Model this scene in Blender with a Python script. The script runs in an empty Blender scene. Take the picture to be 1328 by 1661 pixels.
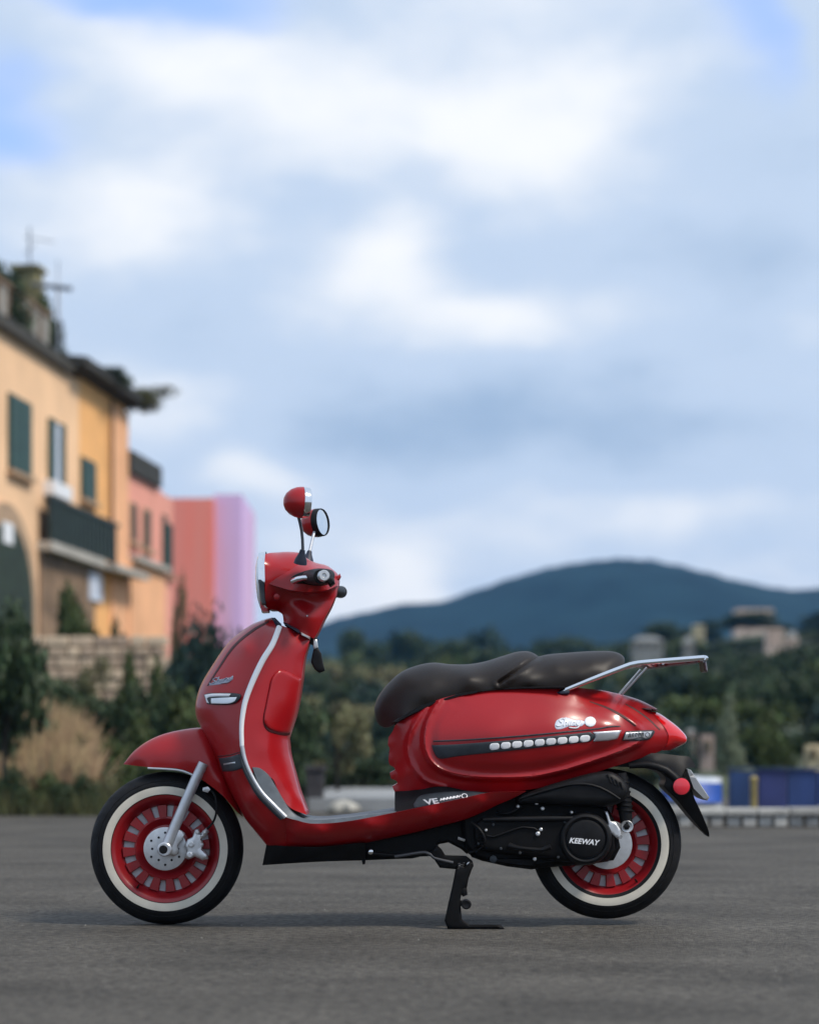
import bpy, bmesh, math, random
import numpy as np
from mathutils import Vector, Matrix, geometry

random.seed(7)
RNG = np.random.default_rng(7)
C = bpy.context.scene.collection
scene = bpy.context.scene

# ---------------------------------------------------------------- measures
D0 = 6.5                      # camera to the scooter's centre line, metres
S = 2.48 / 1328.0             # metres per photo pixel on that plane
HZ = 1215.0                   # photo row of the horizon
H = 285 * S                   # eye height (front tyre meets the ground 285 px below the horizon)
K = S / D0                    # metres per pixel per metre of distance


def P(u, v, y=0.0):
    """photo measure (u, v) at depth y -> world point"""
    f = (D0 + y) / D0
    return Vector(((u - 664) * S * f, y, H + (HZ - v) * S * f))


def at(u, D):
    return (u - 664) * K * D


def zat(v, D):
    return H + (HZ - v) * K * D


# ---------------------------------------------------------------- camera
cam = bpy.data.cameras.new('camera')
camo = bpy.data.objects.new('camera', cam)
C.objects.link(camo)
camo.location = (0, -D0, H)
camo.rotation_euler = (math.radians(90), 0, 0)
cam.sensor_fit = 'HORIZONTAL'
cam.sensor_width = 36
cam.lens = 36 * D0 / 2.48
cam.shift_x = 0.0
cam.shift_y = (HZ - 830.5) / 1328.0
cam.clip_start = 0.1
cam.clip_end = 6000
cam.dof.use_dof = True
cam.dof.focus_distance = D0 - 0.12
cam.dof.aperture_fstop = 2.7
cam.dof.aperture_blades = 0
scene.camera = camo

# ---------------------------------------------------------------- sky and sun
SUN_EL, SUN_AZ = 50.0, 117.0       # azimuth clockwise from +Y (away from camera); sun behind the camera, a little right
W = bpy.data.worlds.new('World')
scene.world = W
W.use_nodes = True
nt = W.node_tree
nt.nodes.clear()
N = nt.nodes.new
L = nt.links.new


def wmath(op, a, b=None, c=None, clamp=False):
    n = N('ShaderNodeMath')
    n.operation = op
    n.use_clamp = clamp
    for i, x in enumerate((a, b, c)):
        if x is None:
            continue
        if isinstance(x, (int, float)):
            n.inputs[i].default_value = x
        else:
            L(x, n.inputs[i])
    return n.outputs[0]


wout = N('ShaderNodeOutputWorld')
bg = N('ShaderNodeBackground')
bg.inputs['Strength'].default_value = 0.1
sky = N('ShaderNodeTexSky')
sky.sky_type = 'NISHITA'
sky.sun_disc = False
sky.sun_elevation = math.radians(SUN_EL)
sky.sun_rotation = math.radians(SUN_AZ)
sky.air_density = 1.0
sky.dust_density = 0.6
tc = N('ShaderNodeTexCoord')
mapn = N('ShaderNodeMapping')
mapn.inputs['Scale'].default_value = (1, 1, 1.9)
L(tc.outputs['Generated'], mapn.inputs['Vector'])


def noise(scale, detail, rough=0.5, dist=0.0, off=0.0):
    n = N('ShaderNodeTexNoise')
    n.inputs['Scale'].default_value = scale
    n.inputs['Detail'].default_value = detail
    n.inputs['Roughness'].default_value = rough
    n.inputs['Distortion'].default_value = dist
    if off:
        m = N('ShaderNodeVectorMath')
        m.operation = 'ADD'
        m.inputs[1].default_value = (off, off * 0.7, off * 1.3)
        L(mapn.outputs[0], m.inputs[0])
        L(m.outputs[0], n.inputs['Vector'])
    else:
        L(mapn.outputs[0], n.inputs['Vector'])
    return n


nw = noise(9.0, 3, 0.5, 0, 3.1)
sepw = N('ShaderNodeSeparateColor')
L(nw.outputs['Color'], sepw.inputs[0])
sepd = N('ShaderNodeSeparateXYZ')
L(tc.outputs['Generated'], sepd.inputs[0])
dx = wmath('ADD', sepd.outputs['X'], wmath('MULTIPLY', wmath('SUBTRACT', sepw.outputs[0], 0.5), 0.075))
dz = wmath('ADD', sepd.outputs['Z'], wmath('MULTIPLY', wmath('SUBTRACT', sepw.outputs[1], 0.5), 0.05))


def blob(u, v, ru, rv, amp):
    uu, vv = (u - 664) * K, (HZ - v) * K
    q = 1 / math.sqrt(1 + uu * uu + vv * vv)
    cx, cz, rx, rz = uu * q, vv * q, ru * K * q, rv * K * q
    a = wmath('DIVIDE', wmath('SUBTRACT', dx, cx), rx)
    b = wmath('DIVIDE', wmath('SUBTRACT', dz, cz), rz)
    r2 = wmath('ADD', wmath('MULTIPLY', a, a), wmath('MULTIPLY', b, b))
    return wmath('MULTIPLY', wmath('EXPONENT', wmath('MULTIPLY', r2, -1.0)), amp)


def total(start, blobs):
    t = start
    for b in blobs:
        t = wmath('ADD', t, blob(*b))
    return t


n1 = noise(5.0, 6, 0.55, 0.3)
n2 = noise(13.0, 5, 0.5, 0.2, 7.7)
n3 = noise(3.0, 4, 0.5, 0.2, 1.7)
# how bright the cloud is
bright = wmath('ADD', 0.57, wmath('MULTIPLY', wmath('SUBTRACT', n1.outputs[0], 0.5), 0.55))
bright = wmath('ADD', bright, wmath('MULTIPLY', wmath('SUBTRACT', n2.outputs[0], 0.5), 0.6))
bright = total(bright, [
    (240, 90, 170, 70, 0.27), (560, 180, 300, 110, 0.25), (860, 230, 180, 90, 0.27), (980, 120, 110, 60, 0.22),
    (230, 335, 130, 70, 0.30), (40, 350, 120, 60, 0.15), (600, 400, 110, 60, 0.28), (640, 500, 260, 80, 0.26), (820, 530, 120, 60, 0.15),
    (330, 650, 130, 60, 0.22), (450, 755, 110, 40, 0.35), (640, 930, 60, 60, 0.32), (560, 980, 90, 40, 0.25), (1320, 530, 60, 60, 0.2), (1180, 640, 160, 50, 0.1),
    (900, 400, 240, 60, -0.22), (330, 570, 260, 60, -0.15), (780, 690, 460, 75, -0.34), (1000, 600, 300, 60, -0.08), (300, 480, 200, 50, -0.1), (1290, 270, 140, 150, -0.22), (1150, 470, 250, 90, -0.12), (480, 310, 120, 45, -0.08),
    (1150, 830, 300, 60, 0.12), (1180, 740, 200, 60, -0.1), (900, 860, 400, 60, 0.06),
])
# how much of the blue the cloud covers
cover = wmath('ADD', 0.95, wmath('MULTIPLY', wmath('SUBTRACT', n3.outputs[0], 0.5), 1.3))
cover = total(cover, [
    (10, 180, 150, 90, -0.85), (60, 250, 120, 50, -0.45), (310, 0, 200, 50, -0.95), (1215, 45, 100, 80, -0.65), (120, 0, 150, 40, -0.4),
    (30, 60, 60, 50, 0.1), (640, 330, 560, 330, 0.35), (700, 760, 600, 200, 0.3), (1310, 40, 40, 90, 0.3),
])
ramp = N('ShaderNodeValToRGB')
cr = ramp.color_ramp
cr.interpolation = 'EASE'
cr.elements[0].position = 0.05
cr.elements[0].color = (0.17, 0.235, 0.33, 1)
cr.elements[1].position = 1.0
cr.elements[1].color = (0.465, 0.475, 0.49, 1)
e = cr.elements.new(0.5)
e.color = (0.272, 0.330, 0.418, 1)
L(bright, ramp.inputs[0])
sc10 = N('ShaderNodeVectorMath')
sc10.operation = 'SCALE'
sc10.inputs['Scale'].default_value = 10.0
L(ramp.outputs[0], sc10.inputs[0])
cov = N('ShaderNodeMapRange')
cov.interpolation_type = 'SMOOTHSTEP'
cov.inputs['From Min'].default_value = 0.0
cov.inputs['From Max'].default_value = 0.95
L(cover, cov.inputs['Value'])
blue = N('ShaderNodeMix')
blue.data_type = 'RGBA'
blue.inputs[0].default_value = 0.75
L(sky.outputs[0], blue.inputs[6])
blue.inputs[7].default_value = (1.85, 2.8, 5.4, 1)
mx = N('ShaderNodeMix')
mx.data_type = 'RGBA'
L(cov.outputs[0], mx.inputs[0])
L(blue.outputs[2], mx.inputs[6])
L(sc10.outputs[0], mx.inputs[7])
L(mx.outputs[2], bg.inputs['Color'])
L(bg.outputs[0], wout.inputs['Surface'])

sun = bpy.data.lights.new('sun', 'SUN')
sun.energy = 1.5
sun.angle = math.radians(11)
sun.color = (1.0, 0.91, 0.79)
suno = bpy.data.objects.new('sun', sun)
C.objects.link(suno)
_az, _el = math.radians(SUN_AZ), math.radians(SUN_EL)
sd = Vector((math.sin(_az) * math.cos(_el), math.cos(_az) * math.cos(_el), math.sin(_el)))
suno.rotation_euler = sd.to_track_quat('Z', 'Y').to_euler()
suno.location = (3, -6, 12)

vs = scene.view_settings
vs.view_transform = 'Standard'
vs.look = 'None'
vs.gamma = 1.0
vs.use_curve_mapping = False
vs.exposure = 1.12
cy = scene.cycles
cy.max_bounces = 6
cy.diffuse_bounces = 3
cy.glossy_bounces = 3
cy.transmission_bounces = 4
cy.transparent_max_bounces = 6
cy.volume_bounces = 0
cy.use_denoising = True
cy.caustics_reflective = False
cy.caustics_refractive = False

# ---------------------------------------------------------------- materials
MATS = {}


def mat(name, col, rough=0.5, metal=0.0, coat=0.0, coat_rough=0.1, var=0.0, vscale=20.0, bump=0.0, bscale=200.0,
        spec=0.5, island=0.0, stretch=(1, 1, 1), emit=None, trans=0.0, obj_random=0.0, vcol=None):
    if name in MATS:
        return MATS[name]
    m = bpy.data.materials.new(name)
    m.use_nodes = True
    t = m.node_tree
    b = t.nodes['Principled BSDF']
    b.inputs['Base Color'].default_value = (*col, 1)
    b.inputs['Roughness'].default_value = rough
    b.inputs['Metallic'].default_value = metal
    b.inputs['Specular IOR Level'].default_value = spec
    b.inputs['Coat Weight'].default_value = coat
    b.inputs['Coat Roughness'].default_value = coat_rough
    if trans:
        b.inputs['Transmission Weight'].default_value = trans
    if emit:
        b.inputs['Emission Color'].default_value = (*emit[0], 1)
        b.inputs['Emission Strength'].default_value = emit[1]
    co = t.nodes.new('ShaderNodeTexCoord')
    mp = t.nodes.new('ShaderNodeMapping')
    mp.inputs['Scale'].default_value = stretch
    t.links.new(co.outputs['Object'], mp.inputs['Vector'])
    last = None
    if var > 0:
        n = t.nodes.new('ShaderNodeTexNoise')
        n.inputs['Scale'].default_value = vscale
        n.inputs['Detail'].default_value = 6
        t.links.new(mp.outputs[0], n.inputs['Vector'])
        r = t.nodes.new('ShaderNodeValToRGB')
        lo = tuple(c * (1 - var) for c in col) if vcol is None else vcol
        hi = tuple(min(1, c * (1 + var)) for c in col)
        r.color_ramp.elements[0].position = 0.3
        r.color_ramp.elements[1].position = 0.7
        r.color_ramp.elements[0].color = (*lo, 1)
        r.color_ramp.elements[1].color = (*hi, 1)
        t.links.new(n.outputs[0], r.inputs[0])
        last = r.outputs[0]
    if island > 0 or obj_random > 0:
        hs = t.nodes.new('ShaderNodeHueSaturation')
        if last is not None:
            t.links.new(last, hs.inputs['Color'])
        else:
            hs.inputs['Color'].default_value = (*col, 1)
        if island > 0:
            g = t.nodes.new('ShaderNodeNewGeometry')
            src = g.outputs['Random Per Island']
        else:
            g = t.nodes.new('ShaderNodeObjectInfo')
            src = g.outputs['Random']
        k = island or obj_random
        a = t.nodes.new('ShaderNodeMapRange')
        a.inputs['To Min'].default_value = 1 - k
        a.inputs['To Max'].default_value = 1 + k
        t.links.new(src, a.inputs['Value'])
        t.links.new(a.outputs[0], hs.inputs['Value'])
        h2 = t.nodes.new('ShaderNodeMath')
        h2.operation = 'MULTIPLY_ADD'
        h2.inputs[1].default_value = 0.05 * (1 if island else 0.4)
        h2.inputs[2].default_value = 0.475 if island else 0.49
        t.links.new(src, h2.inputs[0])
        t.links.new(h2.outputs[0], hs.inputs['Hue'])
        last = hs.outputs[0]
    if last is not None:
        t.links.new(last, b.inputs['Base Color'])
    if bump > 0:
        n2 = t.nodes.new('ShaderNodeTexNoise')
        n2.inputs['Scale'].default_value = bscale
        n2.inputs['Detail'].default_value = 5
        t.links.new(mp.outputs[0], n2.inputs['Vector'])
        bp = t.nodes.new('ShaderNodeBump')
        bp.inputs['Strength'].default_value = bump
        bp.inputs['Distance'].default_value = 0.004
        t.links.new(n2.outputs[0], bp.inputs['Height'])
        t.links.new(bp.outputs[0], b.inputs['Normal'])
    MATS[name] = m
    return m


RED = mat('red_paint', (0.33, 0.007, 0.010), 0.30, spec=0.35, coat=0.25, coat_rough=0.12, var=0.05, vscale=9, bump=0.02, bscale=60)
REDDARK = mat('red_paint_wheel', (0.27, 0.008, 0.012), 0.35, coat=0.2)
BLACK = mat('black_plastic', (0.007, 0.007, 0.008), 0.5, var=0.3, vscale=30, bump=0.05, bscale=400, spec=0.2)
BLACKMATT = mat('black_engine_casting', (0.0045, 0.0045, 0.005), 0.6, var=0.3, vscale=40, bump=0.15, bscale=300, spec=0.15)
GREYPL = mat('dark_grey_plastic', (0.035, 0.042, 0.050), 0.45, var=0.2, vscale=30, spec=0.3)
MATG = mat('grey_rubber_mat', (0.085, 0.105, 0.125), 0.5, var=0.2, vscale=40, bump=0.1, bscale=300)
RUBBER = mat('tyre_rubber', (0.010, 0.010, 0.011), 0.6, var=0.3, vscale=30, bump=0.2, bscale=250, spec=0.2)
WHITEW = mat('white_wall_rubber', (0.63, 0.59, 0.50), 0.6, var=0.10, vscale=18)
CHROME = mat('chrome', (0.82, 0.84, 0.86), 0.12, metal=1.0)
SILVER = mat('silver_paint', (0.55, 0.57, 0.60), 0.35, metal=0.6, var=0.08, vscale=30)
WHITETRIM = mat('bright_trim', (0.78, 0.80, 0.83), 0.25, coat=0.3)
ALU = mat('brushed_aluminium', (0.62, 0.63, 0.64), 0.38, metal=0.75, var=0.1, vscale=60)
SLOTM = mat('pale_spoke_backing', (0.58, 0.61, 0.64), 0.45, var=0.12, vscale=40)
SEATM = mat('dark_leatherette', (0.015, 0.011, 0.009), 0.46, var=0.25, vscale=14, bump=0.12, bscale=500, spec=0.3)
TAIL = mat('red_tail_lens', (0.62, 0.006, 0.008), 0.10, coat=1.0, coat_rough=0.03)
REFLR = mat('red_reflector', (0.75, 0.03, 0.05), 0.25, coat=0.6)
GLASS = mat('lamp_glass', (0.80, 0.86, 0.92), 0.08, coat=1.0, coat_rough=0.02)
MIRRORG = mat('mirror_glass', (0.85, 0.88, 0.90), 0.03, metal=1.0)
WHITEPL = mat('white_segment', (0.85, 0.86, 0.88), 0.35)
PLATE = mat('plate_metal', (0.32, 0.33, 0.34), 0.4, metal=0.3)
NAVY = mat('navy_gasket', (0.008, 0.012, 0.03), 0.5)
STEELD = mat('dull_steel', (0.10, 0.10, 0.105), 0.45, metal=0.6)
RECESS = mat('red_shell_inner', (0.05, 0.003, 0.004), 0.6)

# ---------------------------------------------------------------- helpers


def tag(o, label=None, cat=None, group=None, kind=None):
    if label:
        o['label'] = label
    if cat:
        o['category'] = cat
    if group:
        o['group'] = group
    if kind:
        o['kind'] = kind
    return o


def empty(name, loc=(0, 0, 0), rz=0.0, label=None, cat=None, group=None):
    o = bpy.data.objects.new(name, None)
    C.objects.link(o)
    o.location = loc
    o.rotation_euler = (0, 0, rz)
    o.empty_display_size = 0.2
    return tag(o, label, cat, group)


def mkobj(name, verts, faces, m, parent=None, smooth=True, angle=40, local=False):
    me = bpy.data.meshes.new(name)
    me.from_pydata([tuple(v) for v in verts], [], faces)
    me.validate()
    if m:
        me.materials.append(m)
    if smooth:
        me.polygons.foreach_set('use_smooth', np.ones(len(me.polygons), dtype=bool))
        if angle:
            me.set_sharp_from_angle(angle=math.radians(angle))
    me.update()
    o = bpy.data.objects.new(name, me)
    C.objects.link(o)
    if parent is not None:
        o.parent = parent
        if not local:
            # child coordinates are given in the world; the parents here are placed without scale
            o.matrix_parent_inverse = parent_world(parent).inverted()
    return o


def parent_world(p):
    M = Matrix.LocRotScale(p.location, p.rotation_euler, p.scale)
    if p.parent is not None:
        M = parent_world(p.parent) @ p.matrix_parent_inverse @ M
    return M


def smooth_line(pts, step=4.0, closed=False):
    """Catmull-Rom through the points; a point carrying 'c' is kept as a corner. Extra number = height, interpolated."""
    raw = []
    cor = []
    for p in pts:
        c = 'c' in p
        q = [x for x in p if x != 'c']
        raw.append(q)
        cor.append(c)
    dim = max(len(q) for q in raw)
    raw = np.array([q + [0.0] * (dim - len(q)) for q in raw], float)
    n = len(raw)
    out = []
    last = n if closed else n - 1
    for i in range(last):
        p1, p2 = raw[i], raw[(i + 1) % n]
        p0 = raw[(i - 1) % n] if (closed or i > 0) else p1
        p3 = raw[(i + 2) % n] if (closed or i + 2 < n) else p2
        if cor[i]:
            p0 = p1
        if cor[(i + 1) % n]:
            p3 = p2
        L_ = np.linalg.norm((p2 - p1)[:2])
        k = max(1, int(round(L_ / step)))
        l0 = np.linalg.norm((p1 - p0)[:2])
        l3 = np.linalg.norm((p3 - p2)[:2])
        m1 = (p2 - p0) * (L_ / max(L_ + l0, 1e-6)) if l0 > 1e-6 else (p2 - p1)
        m2 = (p3 - p1) * (L_ / max(L_ + l3, 1e-6)) if l3 > 1e-6 else (p2 - p1)
        for j in range(k):
            t = j / k
            a = 2 * t**3 - 3 * t**2 + 1
            b = t**3 - 2 * t**2 + t
            c = -2 * t**3 + 3 * t**2
            d = t**3 - t**2
            q = a * p1 + b * m1 + c * p2 + d * m2
            if dim > 2:
                q[2:] = p1[2:] * (1 - t) + p2[2:] * t
            out.append(q)
    if not closed:
        out.append(raw[-1])
    return np.array(out)


def seg_dist(pts, line, closed):
    a = line[:, :2]
    b = np.roll(a, -1, axis=0) if closed else a[1:]
    if not closed:
        a = a[:-1]
    ab = b - a
    L2 = np.maximum((ab**2).sum(1), 1e-9)
    best = np.full(len(pts), 1e9)
    for i in range(0, len(pts), 4000):
        p = pts[i:i + 4000, None, :]
        t = np.clip(((p - a) * ab).sum(2) / L2, 0, 1)
        q = a + t[..., None] * ab
        best[i:i + 4000] = np.sqrt(((p - q)**2).sum(2)).min(1)
    return best


def inside(pts, poly):
    x, y = pts[:, 0], pts[:, 1]
    a = poly[:, :2]
    b = np.roll(a, -1, axis=0)
    r = np.zeros(len(pts), bool)
    for (x1, y1), (x2, y2) in zip(a, b):
        if y1 == y2:
            continue
        c = ((y1 > y) != (y2 > y)) & (x < (x2 - x1) * (y - y1) / (y2 - y1) + x1)
        r ^= c
    return r


def tps(ctrl):
    """thin-plate surface through (u, v, h): interpolates h*h so that edges of height 0 round over"""
    c = np.array(ctrl, float)
    X = c[:, :2] / 100.0
    y = c[:, 2]**2
    n = len(X)

    def ker(r2):
        return 0.5 * r2 * np.log(np.maximum(r2, 1e-12))
    d2 = ((X[:, None] - X[None])**2).sum(2)
    A = np.zeros((n + 3, n + 3))
    A[:n, :n] = ker(d2) + np.eye(n) * 1e-3
    A[:n, n] = 1
    A[:n, n + 1:] = X
    A[n, :n] = 1
    A[n + 1:, :n] = X.T
    w = np.linalg.solve(A, np.concatenate([y, np.zeros(3)]))

    def f(p):
        q = np.asarray(p, float)[:, :2] / 100.0
        k = ker(((q[:, None] - X[None])**2).sum(2))
        return np.sqrt(np.maximum(k @ w[:n] + w[n] + q @ w[n + 1:], 0))
    return f


def offset_pts(line, dist, closed):
    a = line[:, :2]
    if closed:
        t = np.roll(a, -1, 0) - np.roll(a, 1, 0)
    else:
        t = np.gradient(a, axis=0)
    t /= np.maximum(np.linalg.norm(t, axis=1)[:, None], 1e-6)
    return a + np.stack([-t[:, 1], t[:, 0]], 1) * dist


def fill(outline, res, rings=(), lines=()):
    """triangulated filling of a closed outline (photo measure); rings: rows of points that follow the outline at these
    distances; lines: (polyline, offsets) rows of points that follow a crease or ridge"""
    o = outline[:, :2]
    lo, hi = o.min(0), o.max(0)
    ex = np.zeros((0, 2))
    for r_ in rings:
        for sg in (-1, 1):
            q = offset_pts(outline, sg * r_, True)
            q = q[inside(q, o)]
            if len(q):
                q = q[seg_dist(q, o, True) > r_ * 0.93]
                ex = np.vstack([ex, q])
    for (pl, offs) in lines:
        for d in offs:
            q = offset_pts(pl, d, False)
            q = q[inside(q, o)]
            if len(q):
                q = q[seg_dist(q, o, True) > max(rings, default=0) + 0.6]
                ex = np.vstack([ex, q])
    if len(ex):      # thin out points that crowd each other
        cell = {}
        keep = []
        for i, p in enumerate(ex):
            k = (round(p[0] / 0.8), round(p[1] / 0.8))
            if k not in cell:
                cell[k] = 1
                keep.append(i)
        ex = ex[keep]
    pts = []
    j = 0
    y = lo[1] + res * 0.5
    while y < hi[1]:
        x = lo[0] + (res * 0.5 if j % 2 else 0)
        while x < hi[0]:
            pts.append((x, y))
            x += res
        y += res * 0.866
        j += 1
    g = np.array(pts).reshape(-1, 2)
    if len(g):
        g = g[inside(g, o)]
    if len(g):
        g = g[seg_dist(g, o, True) > max(rings, default=0) + res * 0.5]
    if len(g) and len(ex):
        m_ = np.zeros(len(g), bool)
        for i in range(0, len(g), 2000):
            d2 = ((g[i:i + 2000, None, :] - ex[None])**2).sum(2).min(1)
            m_[i:i + 2000] = d2 > (res * 0.55)**2
        g = g[m_]
    allp = [Vector((float(a), float(b))) for a, b in np.vstack([o, ex, g])]
    r = geometry.delaunay_2d_cdt(allp, [], [list(range(len(o)))], 1, 1e-4)
    v = np.array([(p[0], p[1]) for p in r[0]])
    f = [tuple(x) for x in r[2]]
    return v, f


def shell(name, v, f, yn, yf, m, parent, close=True, angle=40, weld=0.0015):
    """near skin at depth yn, far skin at depth yf (arrays); closed along the rim"""
    n = len(v)
    verts = []
    for (a, b), y in zip(v, yn):
        verts.append(P(a, b, y))
    idx2 = np.arange(n)
    cnt = {}
    for t in f:
        for i in range(len(t)):
            e = (t[i], t[(i + 1) % len(t)])
            k = (min(e), max(e))
            cnt.setdefault(k, []).append(e)
    rim = [x[0] for x in cnt.values() if len(x) == 1]
    rimv = {a for e in rim for a in e}
    for i in range(n):
        if i in rimv and abs(yn[i] - yf[i]) < weld * 2:
            idx2[i] = i
        else:
            idx2[i] = len(verts)
            # keep the thing symmetric: same x and z as the near skin
            q = verts[i]
            verts.append(Vector((q.x, yf[i], q.z)))
    faces = []
    # orientation: near skin must face the camera (-y); photo v runs down, so test the sign
    (a, b, c) = (verts[f[0][0]], verts[f[0][1]], verts[f[0][2]])
    flip = (b - a).cross(c - a).y > 0
    for t in f:
        tt = tuple(reversed(t)) if flip else t
        faces.append(tt)
        faces.append(tuple(int(idx2[i]) for i in reversed(tt)))
    if close:
        for (i, j) in rim:
            if flip:
                i, j = j, i
            q = [j, i, int(idx2[i]), int(idx2[j])]
            q = [x for k, x in enumerate(q) if x not in q[:k]]
            if len(q) >= 3:
                faces.append(tuple(q))
    faces = [t for t in faces if len(set(t)) == len(t)]
    return mkobj(name, verts, faces, m, parent, True, angle)


class Panel:
    pass


def panel(name, outline, ctrl, m, parent, res=5.0, bh=0.0, extra=None, close=True, yc=0.0, angle=40, lines=()):
    """body panel of the scooter, symmetric about its centre plane"""
    pts = [tuple(p) if len([x for x in p if x != 'c']) > 2 else
           (p[0], p[1], bh, *(['c'] if 'c' in p else [])) for p in outline]
    line = smooth_line(pts, res, True)
    stepc = max(1, len(line) // 90)
    c = [tuple(q[:3]) for q in line[::stepc]] + list(ctrl)
    base = tps(c)

    def hf(p):
        h = base(p)
        if extra:
            h = h + extra(np.asarray(p, float)[:, :2])
        return np.maximum(h, 0)
    v, f = fill(line, res, (res * 0.35, res * 0.9), lines)
    h = hf(v)
    o = shell(name, v, f, yc - h, yc + h, m, parent, close, angle)
    r = Panel()
    r.h, r.o, r.line = hf, o, line
    return r


def prof(d, w):
    t = np.clip(d / w, 0, 1)
    return np.sqrt(np.maximum(1 - (1 - t)**2, 0))


def slab(name, outline, yc, T, m, parent, edge=3.0, res=6.0, smooth=False, angle=35):
    """flat piece: outline with rounded edges, centre depth yc, half thickness T"""
    line = smooth_line(outline, res, True) if smooth else smooth_line([(*p, 'c') for p in outline], res, True)
    inner = []
    v, f = fill(line, res, (edge * 0.12, edge * 0.4, edge))
    d = seg_dist(v, line, True)
    h = T * (0.55 + 0.45 * prof(d, edge))
    return shell(name, v, f, yc - h, yc + h, m, parent, True, angle)


def decal(name, outline, base, off, m, parent, edge=2.5, res=3.0, smooth=True, back=0.004, angle=50):
    line = smooth_line(outline, res, True) if smooth else smooth_line([(*p[:2], 'c') for p in outline], res, True)
    v, f = fill(line, res, (edge * 0.15, edge * 0.45, edge))
    d = seg_dist(v, line, True)
    b = base(v)
    return shell(name, v, f, -(b + off * prof(d, edge)), -(b - back), m, parent, True, angle, weld=0)


def tube(name, pts, rad, m, parent, n=12, step=None, flat=1.0):
    pts = [Vector(p) for p in pts]
    if step:
        a = np.array([tuple(p) for p in pts])
        out = []
        for i in range(len(a) - 1):
            p0 = a[max(i - 1, 0)]
            p1, p2 = a[i], a[i + 1]
            p3 = a[min(i + 2, len(a) - 1)]
            k = max(1, int(np.linalg.norm(p2 - p1) / step))
            for j in range(k):
                t = j / k
                out.append(0.5 * ((2 * p1) + (-p0 + p2) * t + (2 * p0 - 5 * p1 + 4 * p2 - p3) * t * t + (-p0 + 3 * p1 - 3 * p2 + p3) * t**3))
        out.append(a[-1])
        pts = [Vector(p) for p in out]
    k = len(pts)
    rads = rad if isinstance(rad, (list, tuple)) else [rad] * 2
    verts, faces = [], []
    up = None
    for i, p in enumerate(pts):
        t = (pts[min(i + 1, k - 1)] - pts[max(i - 1, 0)]).normalized()
        if up is None:
            up = Vector((0, 1, 0)) if abs(t.y) < 0.9 else Vector((0, 0, 1))
        s = t.cross(up).normalized()
        up = s.cross(t).normalized()
        x = i / (k - 1) * (len(rads) - 1)
        a = min(int(x), len(rads) - 2)
        r = rads[a] * (1 - (x - a)) + rads[a + 1] * (x - a)
        for j in range(n):
            an = 2 * math.pi * j / n
            verts.append(p + s * (math.cos(an) * r) + up * (math.sin(an) * r * flat))
    for i in range(k - 1):
        for j in range(n):
            j2 = (j + 1) % n
            faces.append((i * n + j, i * n + j2, (i + 1) * n + j2, (i + 1) * n + j))
    faces.append(tuple(reversed(range(n))))
    faces.append(tuple((k - 1) * n + j for j in range(n)))
    return mkobj(name, verts, faces, m, parent, True, 50)


def lathe(name, centre, axis, profile, m, parent, n=48, mod=None, closed=False, angle=35, cap=True):
    """revolve (along, radius) pairs about the axis through centre"""
    ax = Vector(axis).normalized()
    s = ax.cross(Vector((0, 0, 1)))
    if s.length < 0.1:
        s = ax.cross(Vector((1, 0, 0)))
    s.normalize()
    t = ax.cross(s).normalized()
    c = Vector(centre)
    verts, faces = [], []
    k = len(profile)
    for j in range(n):
        an = 2 * math.pi * j / n
        for i, (a, r) in enumerate(profile):
            rr = r + (mod(i, j, r) if mod else 0)
            verts.append(c + ax * a + (s * math.cos(an) + t * math.sin(an)) * rr)
    for j in range(n):
        j2 = (j + 1) % n
        for i in range(k - 1 + (1 if closed else 0)):
            i2 = (i + 1) % k
            faces.append((j * k + i, j * k + i2, j2 * k + i2, j2 * k + i))
    if not closed and cap:
        if profile[0][1] > 1e-5:
            faces.append(tuple(j * k for j in range(n)))
        if profile[-1][1] > 1e-5:
            faces.append(tuple(j * k + k - 1 for j in reversed(range(n))))
    o = mkobj(name, verts, faces, m, parent, True, None)
    bm = bmesh.new()
    bm.from_mesh(o.data)
    bmesh.ops.remove_doubles(bm, verts=bm.verts, dist=1e-5)
    bmesh.ops.recalc_face_normals(bm, faces=bm.faces)
    bm.to_mesh(o.data)
    bm.free()
    if angle:
        o.data.set_sharp_from_angle(angle=math.radians(angle))
    return o


def box_mesh(x0, x1, y0, y1, z0, z1):
    v = [(x0, y0, z0), (x1, y0, z0), (x1, y1, z0), (x0, y1, z0), (x0, y0, z1), (x1, y0, z1), (x1, y1, z1), (x0, y1, z1)]
    f = [(0, 3, 2, 1), (4, 5, 6, 7), (0, 1, 5, 4), (1, 2, 6, 5), (2, 3, 7, 6), (3, 0, 4, 7)]
    return v, f


def box(name, x0, x1, y0, y1, z0, z1, m, parent=None, bevel=0.0):
    v, f = box_mesh(x0, x1, y0, y1, z0, z1)
    o = mkobj(name, v, f, m, parent, False)
    if bevel:
        bm = bmesh.new()
        bm.from_mesh(o.data)
        bmesh.ops.bevel(bm, geom=bm.edges[:], offset=bevel, segments=2, affect='EDGES', profile=0.6)
        bm.to_mesh(o.data)
        bm.free()
    return o


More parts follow.
